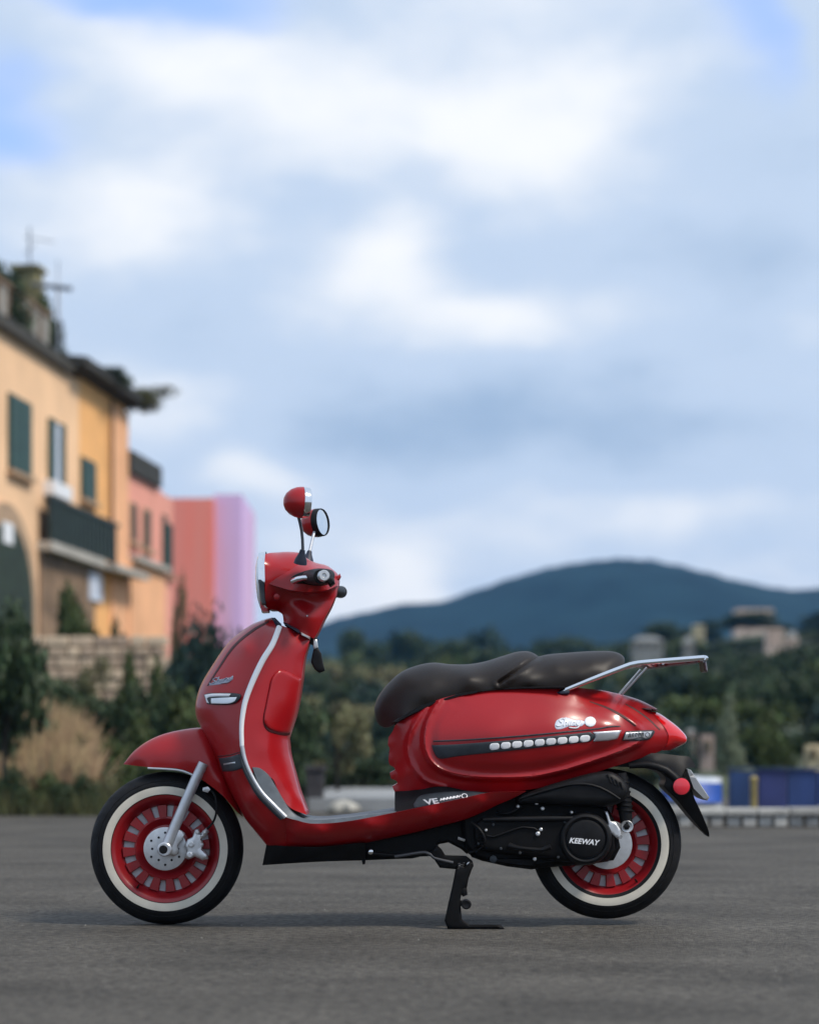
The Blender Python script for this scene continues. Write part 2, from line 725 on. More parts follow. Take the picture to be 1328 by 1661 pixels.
def lettering(text, u0, u1, v, y, m, parent, rot=0.0, shear=0.0, bold=0.0, name='lettering', depth=0.001, squash=1.0, tilt=0.0):
    """flat letters facing the camera side, spanning u0..u1 (photo measure) centred on row v at depth y"""
    cu = bpy.data.curves.new(name, 'FONT')
    cu.body = text
    cu.align_x = 'CENTER'
    cu.align_y = 'CENTER'
    cu.shear = shear
    cu.offset = bold
    cu.extrude = 0.02
    cu.resolution_u = 3
    tmp = bpy.data.objects.new('tmp', cu)
    C.objects.link(tmp)
    dg = bpy.context.evaluated_depsgraph_get()
    me = bpy.data.meshes.new_from_object(tmp.evaluated_get(dg))
    bpy.data.objects.remove(tmp)
    n = len(me.vertices)
    co = np.zeros(n * 3)
    me.vertices.foreach_get('co', co)
    co = co.reshape(-1, 3)
    w = co[:, 0].max() - co[:, 0].min()
    k = (u1 - u0) * S * (D0 + y) / D0 / w
    co[:, 0] = (co[:, 0] - (co[:, 0].max() + co[:, 0].min()) / 2) * k
    co[:, 1] = (co[:, 1] - (co[:, 1].max() + co[:, 1].min()) / 2) * k * squash
    co[:, 2] *= depth / 0.02
    ca, sa = math.cos(rot), math.sin(rot)
    p = P((u0 + u1) / 2, v, y)
    verts = []
    for a, b, c in co:
        x, z = a * ca - b * sa, a * sa + b * ca
        verts.append((p.x + x, p.y - c + x * tilt, p.z + z))
    faces = [tuple(q.vertices) for q in me.polygons]
    bpy.data.meshes.remove(me)
    return mkobj(name, verts, faces, m, parent, False)


def ss(a, b, x):
    t = np.clip((np.asarray(x, float) - a) / (b - a), 0, 1)
    return t * t * (3 - 2 * t)


# ================================================================= LARGE STRUCTURE
ASPH = bpy.data.materials.new('asphalt')
ASPH.use_nodes = True
t_ = ASPH.node_tree
b_ = t_.nodes['Principled BSDF']
b_.inputs['Roughness'].default_value = 0.85
b_.inputs['Specular IOR Level'].default_value = 0.25


def tn(typ, **kw):
    n = t_.nodes.new(typ)
    for k, v in kw.items():
        n.inputs[k].default_value = v
    return n


co_ = tn('ShaderNodeTexCoord')
mp_ = tn('ShaderNodeMapping', Scale=(0.7, 1.2, 1))
t_.links.new(co_.outputs['Object'], mp_.inputs[0])
nA = tn('ShaderNodeTexNoise', Scale=2.0, Detail=7, Roughness=0.6)
nB = tn('ShaderNodeTexNoise', Scale=38, Detail=5, Roughness=0.65)
nC = tn('ShaderNodeTexVoronoi', Scale=170)
t_.links.new(mp_.outputs[0], nA.inputs['Vector'])
t_.links.new(co_.outputs['Object'], nB.inputs['Vector'])
t_.links.new(co_.outputs['Object'], nC.inputs['Vector'])
rA = t_.nodes.new('ShaderNodeValToRGB')
rA.color_ramp.elements[0].position = 0.3
rA.color_ramp.elements[0].color = (0.056, 0.053, 0.047, 1)
rA.color_ramp.elements[1].position = 0.72
rA.color_ramp.elements[1].color = (0.130, 0.122, 0.108, 1)
t_.links.new(nA.outputs[0], rA.inputs[0])
rB = t_.nodes.new('ShaderNodeValToRGB')
rB.color_ramp.elements[0].position = 0.3
rB.color_ramp.elements[0].color = (0.34, 0.34, 0.34, 1)
rB.color_ramp.elements[1].position = 0.75
rB.color_ramp.elements[1].color = (1.75, 1.72, 1.65, 1)
t_.links.new(nB.outputs[0], rB.inputs[0])
mA = t_.nodes.new('ShaderNodeMix')
mA.data_type = 'RGBA'
mA.blend_type = 'MULTIPLY'
mA.inputs[0].default_value = 1
t_.links.new(rA.outputs[0], mA.inputs[6])
t_.links.new(rB.outputs[0], mA.inputs[7])
rC = t_.nodes.new('ShaderNodeValToRGB')
rC.color_ramp.elements[0].position = 0.0
rC.color_ramp.elements[0].color = (1.3, 1.3, 1.28, 1)
rC.color_ramp.elements[1].position = 0.5
rC.color_ramp.elements[1].color = (0.78, 0.78, 0.80, 1)
t_.links.new(nC.outputs['Distance'], rC.inputs[0])
mB = t_.nodes.new('ShaderNodeMix')
mB.data_type = 'RGBA'
mB.blend_type = 'MULTIPLY'
mB.inputs[0].default_value = 0.8
t_.links.new(mA.outputs[2], mB.inputs[6])
t_.links.new(rC.outputs[0], mB.inputs[7])
t_.links.new(mB.outputs[2], b_.inputs['Base Color'])
bpA = tn('ShaderNodeBump', Strength=0.7, Distance=0.006)
adA = t_.nodes.new('ShaderNodeMath')
adA.operation = 'ADD'
t_.links.new(nB.outputs[0], adA.inputs[0])
t_.links.new(nC.outputs['Distance'], adA.inputs[1])
t_.links.new(adA.outputs[0], bpA.inputs['Height'])
t_.links.new(bpA.outputs[0], b_.inputs['Normal'])

g = mkobj('ground', [(-900, -50, 0), (900, -50, 0), (900, 980, 0), (-900, 980, 0)], [(0, 1, 2, 3)], ASPH, None, False)
tag(g, kind='structure')


def terrain(X, D):
    X = np.asarray(X, float)
    D = np.asarray(D, float)
    left = 1 - ss(-4.2, -1.6, X + (D - 18) * 0.02)
    zl = left * (1.0 * ss(17.2, 20.5, D) + 0.45 * ss(21, 25, D) + 0.75 * ss(27, 36, D))
    zr = ss(50, 165, D) * (4.2 + 4.8 * ss(8, 27, X)) * ss(-12, 4, X + 0.02 * D) + 0.25 * ss(22, 26, D)
    zz = np.maximum(zl, 0) + zr * (1 - left * 0.7) - 0.06
    return zz


SOIL = mat('bank_soil_and_grass', (0.050, 0.062, 0.026), 0.9, var=0.4, vscale=1.2, bump=0.6, bscale=30, vcol=(0.020, 0.027, 0.014))
gx = np.linspace(-45, 60, 106)
gd = np.concatenate([np.linspace(17.0, 40, 47), np.linspace(42, 185, 48), np.linspace(195, 330, 10)])
XX, DD = np.meshgrid(gx, gd)
ZZ = terrain(XX, DD)
ZZ += (RNG.random(ZZ.shape) - 0.5) * 0.08 * (ss(18, 22, DD))
ZZ[DD > 190] -= (DD[DD > 190] - 190) * 0.09
vv = [(float(x), float(d - D0), float(z)) for x, d, z in zip(XX.ravel(), DD.ravel(), ZZ.ravel())]
nx = len(gx)
ff = [(j * nx + i, j * nx + i + 1, (j + 1) * nx + i + 1, (j + 1) * nx + i) for j in range(len(gd) - 1) for i in range(nx - 1)]
tag(mkobj('hillside', vv, ff, SOIL, None, True, None), kind='structure')

# far mountain
mprof = np.array([(-600, 1130), (0, 1110), (200, 1095), (300, 1080), (380, 1062), (450, 1038), (520, 1014), (560, 1001), (600, 992), (635, 986), (652, 978),
                  (690, 980), (730, 972), (780, 955), (830, 938), (880, 922), (930, 913), (980, 908), (1040, 909), (1090, 918), (1140, 932),
                  (1190, 946), (1240, 956), (1290, 957), (1328, 954), (1450, 966), (1600, 990), (2200, 1090)], float)
MD = 760.0
mx_ = np.linspace(-330, 330, 221)
md_ = np.linspace(480, 960, 41)
MX, MDD = np.meshgrid(mx_, md_)
uu = 664 + MX / (K * MD)
hh = H + (HZ - np.interp(uu, mprof[:, 0], mprof[:, 1])) * K * MD
bell = np.where(MDD < MD, ss(480, MD, MDD), 1 - 0.9 * ss(MD, 970, MDD))
rough = np.zeros_like(hh)
for q in range(7):
    fx, fy, ph = RNG.normal(0, 0.035), RNG.normal(0, 0.03), RNG.random() * 6
    rough += np.sin(MX * fx + MDD * fy + ph)
MZ = hh * bell + rough * 0.8 * (1 - np.abs(bell * 2 - 1)) + (RNG.random(hh.shape) - 0.5) * 0.9
MZ -= 0.5
FORESTFAR = mat('mountain_forest', (0.012, 0.030, 0.036), 0.95, var=0.35, vscale=0.05, spec=0.1)
vv = [(float(x), float(d - D0), float(z)) for x, d, z in zip(MX.ravel(), MDD.ravel(), MZ.ravel())]
nx = len(mx_)
ff = [(j * nx + i, j * nx + i + 1, (j + 1) * nx + i + 1, (j + 1) * nx + i) for j in range(len(md_) - 1) for i in range(nx - 1)]
tag(mkobj('mountain', vv, ff, FORESTFAR, None, True, None), kind='structure')

# the air
v, f = box_mesh(-950, 950, -80, 990, -1.0, float(MZ.max()) + 2.0)
hz = mkobj('haze', v, f, None, None, False)
hm = bpy.data.materials.new('haze_air')
hm.use_nodes = True
hm.node_tree.nodes.clear()
ho = hm.node_tree.nodes.new('ShaderNodeOutputMaterial')
pv = hm.node_tree.nodes.new('ShaderNodeVolumePrincipled')
pv.inputs['Color'].default_value = (0.16, 0.46, 0.95, 1)
pv.inputs['Density'].default_value = 0.00026
hm.node_tree.links.new(pv.outputs[0], ho.inputs['Volume'])
hz.data.materials.append(hm)
tag(hz, kind='stuff')

GRIT = mat('grit_stone', (0.13, 0.125, 0.115), 0.9, island=0.5)
gv, gf = [], []
for i in range(420):
    x_, y_ = random.uniform(-1.7, 1.7), random.uniform(-2.2, 5.0)
    r_g = random.uniform(0.0015, 0.004)
    k = len(gv)
    for j in range(5):
        an = 1.2566 * j + random.random() * 0.5
        gv.append((x_ + math.cos(an) * r_g, y_ + math.sin(an) * r_g, -0.0005))
    gv.append((x_, y_, r_g * random.uniform(0.8, 1.4)))
    gf += [(k + j, k + (j + 1) % 5, k + 5) for j in range(5)]
tag(mkobj('gravel', gv, gf, GRIT, None, True, None), 'loose grit scattered over the asphalt', 'gravel', kind='stuff')

# pavement beyond the asphalt and its kerb
CONC = mat('pale_concrete', (0.26, 0.27, 0.275), 0.85, var=0.2, vscale=3.0, bump=0.2, bscale=60)
pvt = box('pavement', at(500, 18), at(900, 18), 18.0 - D0, 22.6 - D0, 0.003, 0.12, CONC)
tag(pvt, kind='structure')

# ---------------------------------------------------------------- foliage


def leaf_mesh(name, lobes, n, leaf, m, elong=1.4, hang=0.0, norm=True):
    """n leaf-sized faces through the volume of the lobes [(x,y,z,rx,ry,rz)]"""
    L_ = np.array(lobes, float)
    wgt = (L_[:, 3] * L_[:, 4] * L_[:, 5])**0.7
    which = RNG.choice(len(L_), n, p=wgt / wgt.sum())
    d = RNG.normal(size=(n, 3))
    d /= np.linalg.norm(d, axis=1)[:, None]
    r = RNG.random(n)**0.42
    c = L_[which, :3] + d * r[:, None] * L_[which, 3:6] * (0.85 + 0.3 * RNG.random((n, 1)))
    a = RNG.normal(size=(n, 3))
    a[:, 2] -= hang
    a /= np.linalg.norm(a, axis=1)[:, None]
    b = np.cross(a, d + RNG.normal(size=(n, 3)) * 0.6)
    b /= np.maximum(np.linalg.norm(b, axis=1)[:, None], 1e-6)
    if norm:
        c[:, 2] /= np.percentile(c[:, 2], 98.5) * 1.02
    s = leaf * (0.6 + 0.8 * RNG.random((n, 1)))
    p0 = c - a * s * elong * 0.5
    p2 = c + a * s * elong * 0.5
    p1 = c + b * s * 0.5
    p3 = c - b * s * 0.5
    verts = np.stack([p0, p1, p2, p3], 1).reshape(-1, 3)
    me = bpy.data.meshes.new(name)
    me.vertices.add(n * 4)
    me.vertices.foreach_set('co', verts.ravel())
    me.loops.add(n * 4)
    me.loops.foreach_set('vertex_index', np.arange(n * 4))
    me.polygons.add(n)
    me.polygons.foreach_set('loop_start', np.arange(n) * 4)
    me.polygons.foreach_set('loop_total', np.full(n, 4))
    me.materials.append(m)
    me.update()
    me.validate()
    return me


def lobes_for(kind):
    out = []
    if kind == 'round':
        for i in range(9):
            an = random.random() * 6.28
            rr = random.uniform(0.1, 0.62)
            out.append((math.cos(an) * rr, math.sin(an) * rr, random.uniform(0.45, 0.9), *(random.uniform(0.24, 0.42),) * 2, random.uniform(0.16, 0.28)))
    elif kind == 'tall':
        for i in range(9):
            z = 0.25 + 0.7 * i / 8
            w = 0.42 * (1.1 - abs(z - 0.5))
            out.append((random.uniform(-.15, .15), random.uniform(-.15, .15), z, w, w, 0.16))
    elif kind == 'loose':
        for i in range(10):
            an = random.random() * 6.28
            rr = random.uniform(0.2, 0.7)
            out.append((math.cos(an) * rr, math.sin(an) * rr, random.uniform(0.35, 0.92), *(random.uniform(0.16, 0.3),) * 2, random.uniform(0.1, 0.2)))
    elif kind == 'shrub':
        for i in range(8):
            an = random.random() * 6.28
            rr = random.uniform(0.0, 0.65)
            out.append((math.cos(an) * rr, math.sin(an) * rr, random.uniform(0.15, 0.75) * (1.1 - 0.5 * rr), *(random.uniform(0.25, 0.42),) * 2, random.uniform(0.18, 0.3)))
    elif kind == 'hedge':
        for i in range(12):
            out.append((-1.0 + 2.0 * i / 11, random.uniform(-.1, .1), random.uniform(0.4, 0.62), 0.22, 0.3, random.uniform(0.32, 0.42)))
    return out


LEAF_DARK = mat('leaves_dark_green', (0.033, 0.054, 0.023), 0.6, island=0.45, spec=0.25)
LEAF_BLUE = mat('leaves_blue_green', (0.020, 0.044, 0.034), 0.6, island=0.45, spec=0.25)
LEAF_MID = mat('leaves_mid_green', (0.062, 0.085, 0.028), 0.6, island=0.4, spec=0.25)
LEAF_OLIVE = mat('leaves_olive', (0.115, 0.115, 0.055), 0.6, island=0.35, spec=0.25)
LEAF_PALEOLIVE = mat('leaves_pale_olive', (0.17, 0.165, 0.085), 0.6, island=0.3, spec=0.25)
LEAF_PALE = mat('leaves_pale', (0.17, 0.20, 0.13), 0.6, island=0.3, spec=0.25)
BARK = mat('bark', (0.045, 0.036, 0.030), 0.9, var=0.4, vscale=20, bump=0.5, bscale=60)

# unit crowns: about 1 high and 1.6 wide
CROWNS = {}
for key, kd, m_, n_, lf in (('dark', 'round', LEAF_DARK, 2200, 0.072), ('blue', 'tall', LEAF_BLUE, 1300, 0.085), ('mid', 'round', LEAF_MID, 1400, 0.085),
                            ('olive', 'loose', LEAF_PALEOLIVE, 1900, 0.07), ('bluebush', 'shrub', LEAF_BLUE, 2600, 0.062), ('bush', 'shrub', LEAF_DARK, 2700, 0.062),
                            ('midbush', 'shrub', LEAF_MID, 2700, 0.062), ('palebush', 'shrub', LEAF_PALE, 2000, 0.065), ('olivebush', 'shrub', LEAF_OLIVE, 2200, 0.06),
                            ('hedge', 'hedge', LEAF_DARK, 2200, 0.09)):
    CROWNS[key] = leaf_mesh('crown', lobes_for(kd), n_, lf, m_)


def trunk_mesh(lean):
    o = tube('trunk', [(0, 0, -0.05), (0.02 * lean, 0.01, 0.2), (0.05 * lean, 0, 0.42), (0.0, 0.03, 0.75)], [0.055, 0.04, 0.032, 0.012], BARK, None, 8, 0.06)
    bm = bmesh.new()
    bm.from_mesh(o.data)
    me = o.data
    bpy.data.objects.remove(o)
    # three limbs
    for k in range(4):
        a = k * 1.57 + 0.5
        l = tube('trunk', [(0.04 * lean, 0, 0.3 + 0.05 * k), (0.18 * math.cos(a), 0.18 * math.sin(a), 0.5 + 0.04 * k), (0.36 * math.cos(a), 0.36 * math.sin(a), 0.68)],
                 [0.024, 0.016, 0.007], BARK, None, 6, 0.08)
        bm.from_mesh(l.data)
        bpy.data.objects.remove(l)
    bm.to_mesh(me)
    bm.free()
    return me


TRUNKS = [trunk_mesh(1), trunk_mesh(-2)]


def plant(name, crown, X, D, h, w, label, cat, group=None, z=None, trunk=True, rz=None):
    """a tree or shrub: root at the ground, crown scaled to height h and width w"""
    z = float(terrain(X, D)) if z is None and D > 17 else (z or 0.0)
    z = max(z, 0.0) - 0.02
    r = empty(name, (X, D - D0, z), random.random() * 6.28 if rz is None else rz, label, cat, group)
    c = bpy.data.objects.new('crown' if trunk else 'foliage', CROWNS[crown])
    C.objects.link(c)
    c.parent = r
    c.scale = (w / 1.6, w / 1.6 * random.uniform(0.85, 1.1), h)
    if trunk:
        q = bpy.data.objects.new('trunk', TRUNKS[random.randrange(2)])
        C.objects.link(q)
        q.parent = r
        s_ = min(w / 1.6, h)
        q.scale = (s_, s_, h)
    else:
        q = bpy.data.objects.new('stem', TRUNKS[random.randrange(2)])
        C.objects.link(q)
        q.parent = r
        q.scale = (w / 2, w / 2, h * 0.9)
    return r


# hillside planting, row after row up the slope
rows = [  # D, top row (photo), count, u range, crowns
    (23.5, 1222, 12, (470, 1340), ['bush', 'bush', 'olivebush', 'bluebush', 'bush']),
    (27, 1195, 12, (480, 1350), ['bush', 'bluebush', 'olivebush', 'bush']),
    (34, 1165, 11, (470, 1360), ['blue', 'dark', 'mid', 'bluebush', 'blue']),
    (44, 1138, 12, (300, 1360), ['dark', 'blue', 'mid', 'blue']),
    (58, 1112, 13, (300, 1370), ['blue', 'dark', 'dark', 'mid', 'blue']),
    (76, 1092, 14, (300, 1380), ['dark', 'mid', 'blue', 'dark']),
    (100, 1074, 15, (300, 1390), ['blue', 'dark', 'mid', 'dark']),
    (130, 1052, 16, (300, 1400), ['dark', 'blue', 'dark', 'mid']),
    (160, 1030, 15, (560, 1400), ['dark', 'blue', 'dark']),
]
WHERE = ['behind the leg shield', 'behind the footboard', 'behind the seat', 'behind the rack', 'right of the rack']
ORD = ['first', 'second', 'third', 'fourth', 'fifth', 'sixth', 'seventh', 'eighth', 'ninth', 'tenth', 'eleventh', 'twelfth']
KIND = {'dark': ('dark green rounded tree', 'tree'), 'blue': ('blue-green upright tree', 'tree'), 'mid': ('mid green rounded tree', 'tree'), 'olive': ('olive green loose tree', 'tree'),
        'bush': ('dark green bush', 'bush'), 'bluebush': ('blue-green bush', 'bush'), 'midbush': ('mid green bush', 'bush'), 'olivebush': ('olive green bush', 'bush')}
slope = []
for ri, (D, top, cnt, (u0, u1), kinds) in enumerate(rows):
    for i in range(cnt):
        u = u0 + (u1 - u0) * (i + 0.5 + random.uniform(-0.35, 0.35)) / cnt
        # the right-hand slope climbs higher
        tp = top + random.uniform(-10, 14) - (34 if ri == 8 else 26) * float(ss(1000, 1180 if ri == 8 else 1330, u)) * (ri > 3) + 8 * float(ss(700, 480, u))
        if u > 1130 and D < 30:
            continue
        X = at(u, D)
        zb = max(float(terrain(X, D)), 0)
        h = zat(tp, D) - zb
        if h < 0.35:
            h = 0.5
        w = (u1 - u0) / cnt * K * D * random.uniform(1.5, 2.1)
        k = kinds[(i + random.randrange(2)) % len(kinds)]
        if u < 660 and ri < 3:
            k = 'bluebush' if ri == 2 else 'bush'
        if u < 800 and 3 <= ri <= 6 and (i + ri) % 3 == 0:
            k = 'olive'
        wh = WHERE[0 if u < 490 else 1 if u < 650 else 2 if u < 900 else 3 if u < 1140 else 4]
        nm, ct = KIND[k]
        lvl = 'low on the slope' if ri < 3 else 'half way upslope' if ri < 6 else 'high on the slope'
        slope.append((f'{nm} {lvl} {wh}', u, (ct if ct == 'bush' else 'tree', k, X, D, h, w), ct))
for lab, u, args, ct in slope:
    same = sorted(x[1] for x in slope if x[0] == lab)
    full = lab if len(same) == 1 else f'{lab}, {ORD[same.index(u)]} from left'
    plant(*args, full, ct, 'trees and bushes on the slope', trunk=(ct == 'tree'))

for (u, lab) in ((1246, 'dark tree just below the pinkish hill house'), (1284, 'dark tree just below the small grey-pink hill house')):
    plant('tree', 'dark', at(u, 92), 92, zat(1053, 92) - float(terrain(at(u, 92), 92)), 4.2, lab, 'tree', 'trees and bushes on the slope')
# the pale tree in the gap over the footboard
plant('tree', 'olive', at(548, 21), 21, zat(1158, 21) - 0.1, 0.72, 'pale olive tree with a dark trunk seen over the footboard', 'tree', z=0.1)
plant('bush', 'palebush', at(1182, 26), 26, zat(1160, 26), 0.45, 'pale green leafy bush above the blue barrier, right of the tail light', 'bush', z=0.2, trunk=False)
plant('bush', 'midbush', at(1250, 27), 27, zat(1175, 27), 0.8, 'mid green bush above the middle of the blue barrier', 'bush', trunk=False)

# left bank
for (u, D, top, w, k, tr, lab) in [
    (6, 17.4, 1000, 0.85, 'dark', True, 'dark leaning tree with bare trunk at the left end of the bank'),
    (28, 21, 985, 0.8, 'bush', False, 'tall dark bush below the arched doorway'),
    (118, 27, 955, 0.7, 'midbush', False, 'green creeper-like bush under the green balcony'),
    (190, 25.5, 1012, 0.35, 'bush', False, 'small dark bush at the foot of the orange house'),
    (262, 21, 1080, 0.5, 'midbush', False, 'green bush below the peach house'),
    (284, 24, 945, 0.26, 'olivebush', False, 'tall thin olive bush at the corner of the peach house'),
    (300, 23, 1020, 0.9, 'bluebush', False, 'dark bush in front of the coral house'),
    (350, 22, 1022, 1.0, 'bluebush', False, 'dark bush below the lavender house'),
    (410, 22, 1050, 1.0, 'bush', False, 'dark bush just behind the front of the scooter'),
    (205, 19.6, 1118, 0.8, 'bush', False, 'dark bush above the front mudguard, below the stone wall'),
    (262, 19.3, 1118, 0.8, 'bush', False, 'dark bush left of the leg shield'),
    (310, 19.0, 1130, 0.8, 'midbush', False, 'green bush directly left of the leg shield'),
    (225, 18.3, 1165, 0.6, 'midbush', False, 'green bush beside the dry grass'),
    (365, 19.4, 1120, 0.9, 'bush', False, 'dark bush hidden behind the leg shield'),
    (445, 20.5, 1085, 0.9, 'bush', False, 'dark bush seen in the notch over the footboard'),
    (70, 17.3, 1255, 0.5, 'midbush', False, 'low green bush at the road edge under the dry grass'),
    (10, 17.2, 1245, 0.5, 'bush', False, 'low dark bush at the road edge, far left'),
    (125, 17.3, 1258, 0.5, 'bush', False, 'low dark bush at the road edge left of the front tyre'),
    (175, 17.5, 1240, 0.45, 'olivebush', False, 'low olive bush at the road edge behind the front tyre'),
    (235, 17.6, 1225, 0.5, 'midbush', False, 'low green bush under the front mudguard tip'),
    (290, 17.7, 1220, 0.55, 'bush', False, 'low dark bush behind the front mudguard'),
    (140, 22.5, 1068, 0.5, 'olivebush', False, 'olive bush growing against the stone wall'),
    (205, 23, 1062, 0.42, 'midbush', False, 'green bush growing against the right half of the stone wall'),
    (60, 18.6, 1170, 0.5, 'olivebush', False, 'olive bush within the dry grass, far left'),
    (140, 18.4, 1200, 0.45, 'bush', False, 'dark bush at the right edge of the dry grass'),
    (28, 19.5, 1090, 0.8, 'bush', False, 'dark bush behind the dry grass, far left'),
    (110, 20.5, 1108, 0.8, 'bush', False, 'dark bush between the stone wall and the dry grass'),
]:
    X = at(u, D)
    zb = max(float(terrain(X, D)), 0)
    plant('tree' if tr else 'bush', k, X, D, zat(top, D) - zb, w, lab, 'tree' if tr else 'bush', 'plants on the left bank', trunk=tr)

# dry grass: blades nobody could count
DRY = mat('dry_grass', (0.48, 0.34, 0.20), 0.8, island=0.3, spec=0.2)
gv, gf = [], []
for i in range(5200):
    u = random.gauss(92, 34) if i % 8 else random.uniform(-30, 210)
    D = random.uniform(17.4, 19.4)
    if u > 165:
        continue
    X = at(u, D)
    z = max(float(terrain(X, D)), 0)
    hgt = random.uniform(0.25, 0.62) * (1.0 if 30 < u < 150 else 0.55)
    a = random.random() * 6.28
    lx, ly = random.gauss(0, 0.13), random.gauss(0, 0.1)
    w = 0.009
    k = len(gv)
    gv += [(X - w * math.cos(a), D - D0 - w * math.sin(a), z), (X + w * math.cos(a), D - D0 + w * math.sin(a), z),
           (X + lx * 0.4 + w * 0.8, D - D0 + ly * 0.4, z + hgt * 0.6), (X + lx * 0.4 - w * 0.8, D - D0 + ly * 0.4, z + hgt * 0.6),
           (X + lx, D - D0 + ly, z + hgt)]
    gf += [(k, k + 1, k + 2, k + 3), (k + 3, k + 2, k + 4)]
o = mkobj('dry_grass', gv, gf, DRY, None, False)
tag(o, 'tall dry straw coloured grass on the left bank', 'grass', kind='stuff')
GRN = mat('green_grass', (0.085, 0.09, 0.04), 0.8, island=0.4, spec=0.2)
gv, gf = [], []
for i in range(5000):
    u = random.uniform(-40, 480)
    D = random.uniform(17.0, 18.2)
    X = at(u, D)
    z = max(float(terrain(X, D)), 0)
    hgt = random.uniform(0.08, 0.26)
    a = random.random() * 6.28
    w = 0.009
    k = len(gv)
    gv += [(X - w * math.cos(a), D - D0 - w * math.sin(a), z), (X + w * math.cos(a), D - D0 + w * math.sin(a), z),
           (X + random.gauss(0, 0.06), D - D0 + random.gauss(0, 0.05), z + hgt)]
    gf += [(k, k + 1, k + 2)]
o = mkobj('grass_verge', gv, gf, GRN, None, False)
tag(o, 'rough green grass along the foot of the left bank', 'grass', kind='stuff')

# ---------------------------------------------------------------- stone retaining wall on the bank
STONE = mat('sandstone', (0.56, 0.43, 0.31), 0.9, obj_random=0.3, bump=0.5, bscale=25, var=0.2, vscale=6)
MORTAR = mat('wall_mortar', (0.33, 0.26, 0.19), 0.95, var=0.2, vscale=8)
wallD = 24.6
wx0, wx1 = at(-40, wallD), at(258, wallD)
wz0, wz1 = zat(1126, wallD), zat(1044, wallD)
rw = empty('retaining_wall', ((wx0 + wx1) / 2, wallD - D0, wz0), 0, 'tan rubble retaining wall on the bank below the houses', 'wall')
box('wall_core', wx0, wx1, wallD - D0 + 0.04, wallD - D0 + 0.4, wz0 - 0.5, wz1 - 0.03, MORTAR, rw)
z = wz0 - 0.1
while z < wz1 - 0.04:
    hrow = random.uniform(0.10, 0.14)
    x = wx0 + random.uniform(-0.1, 0)
    while x < wx1:
        wd = random.uniform(0.15, 0.32)
        jz = random.uniform(0.0, 0.025)
        box('stone', x + 0.008, x + wd - 0.008, wallD - D0 - random.uniform(0.0, 0.04), wallD - D0 + 0.06, z + 0.006 + jz * 0.2, z + hrow - 0.006 - jz * 0.3, STONE, rw, 0.018)
        x += wd
    z += hrow

# ---------------------------------------------------------------- the row of houses
FA = Vector((at(0, 40), 40 - D0))
FB = Vector((at(255, 53), 53 - D0))
FU = (FB - FA).normalized()
FN = Vector((FU.y, -FU.x))            # out of the facade, towards the street


def fs(u, o=0.0):
    """run along the facade seen at photo column u"""
    k = (u - 664) * K
    FA_ = FA + FN * o
    # FA + s FU : x = k * (y + D0)
    return (k * (FA_.y + D0) - FA_.x) / (FU.x - k * FU.y)


def fz(u, v):
    s = fs(u)
    return zat(v, FA.y + D0 + s * FU.y)


def fbox(name, s0, s1, z0, z1, o0, o1, m, parent, local_slope=0.0, bevel=0.0):
    vs_ = []
    for zz in (z0, z1):
        for (s, o_) in ((s0, o0), (s0, o1), (s1, o1), (s1, o0)):
            p = FA + FU * s + FN * o_
            vs_.append((p.x, p.y, zz + (o_ * local_slope if zz == z1 or local_slope else 0)))
    f_ = [(0, 1, 2, 3), (7, 6, 5, 4), (0, 4, 5, 1), (1, 5, 6, 2), (2, 6, 7, 3), (3, 7, 4, 0)]
    o = mkobj(name, vs_, f_, m, parent, False)
    bm = bmesh.new()
    bm.from_mesh(o.data)
    bmesh.ops.recalc_face_normals(bm, faces=bm.faces)
    if bevel:
        bmesh.ops.bevel(bm, geom=bm.edges[:], offset=bevel, segments=1, affect='EDGES')
    bm.to_mesh(o.data)
    bm.free()
    return o


CREAM = mat('cream_render', (0.89, 0.58, 0.35), 0.9, var=0.10, vscale=0.8, bump=0.06, bscale=8)
ORANGE = mat('orange_render', (0.89, 0.47, 0.18), 0.9, var=0.12, vscale=0.9, bump=0.06, bscale=8)
PEACH = mat('peach_render', (0.86, 0.46, 0.25), 0.9, var=0.12, vscale=0.9, bump=0.06, bscale=8)
SALMON = mat('salmon_render', (0.80, 0.35, 0.27), 0.9, var=0.10, vscale=0.9, bump=0.06, bscale=8)
CORAL = mat('coral_render', (0.82, 0.22, 0.17), 0.9, var=0.06, vscale=1.0, bump=0.06, bscale=8, stretch=(1.0, 1.0, 0.12), vcol=(0.72, 0.34, 0.28))
LAV = mat('lavender_render', (0.66, 0.48, 0.82), 0.9, var=0.05, vscale=1.4, bump=0.06, bscale=8, stretch=(1.0, 1.0, 0.12), vcol=(0.68, 0.44, 0.62))
TILE = mat('dark_roof_tiles', (0.035, 0.035, 0.030), 0.8, obj_random=0.35, var=0.3, vscale=5)
EAVE = mat('eaves_timber', (0.05, 0.045, 0.035), 0.8, var=0.3, vscale=5)
SHUT = mat('green_shutter', (0.020, 0.060, 0.050), 0.55, var=0.25, vscale=6)
PANE = mat('window_glass', (0.10, 0.13, 0.16), 0.06, coat=0.5, coat_rough=0.02)
CURT = mat('white_curtain', (0.60, 0.66, 0.78), 0.8)
IRON = mat('green_balcony_iron', (0.018, 0.032, 0.028), 0.6, var=0.3, vscale=5)
SLABM = mat('balcony_slab', (0.42, 0.40, 0.36), 0.85, var=0.2, vscale=3)
BROWN = mat('brown_stone_and_shade', (0.22, 0.145, 0.09), 0.9, var=0.4, vscale=2.0, bump=0.4, bscale=10)
DARKOPEN = mat('dark_opening', (0.016, 0.030, 0.016), 0.7, var=0.4, vscale=3)
SURR = mat('stone_surround', (0.42, 0.29, 0.19), 0.9, var=0.2, vscale=4)
PIPE = mat('downpipe', (0.10, 0.06, 0.035), 0.6)
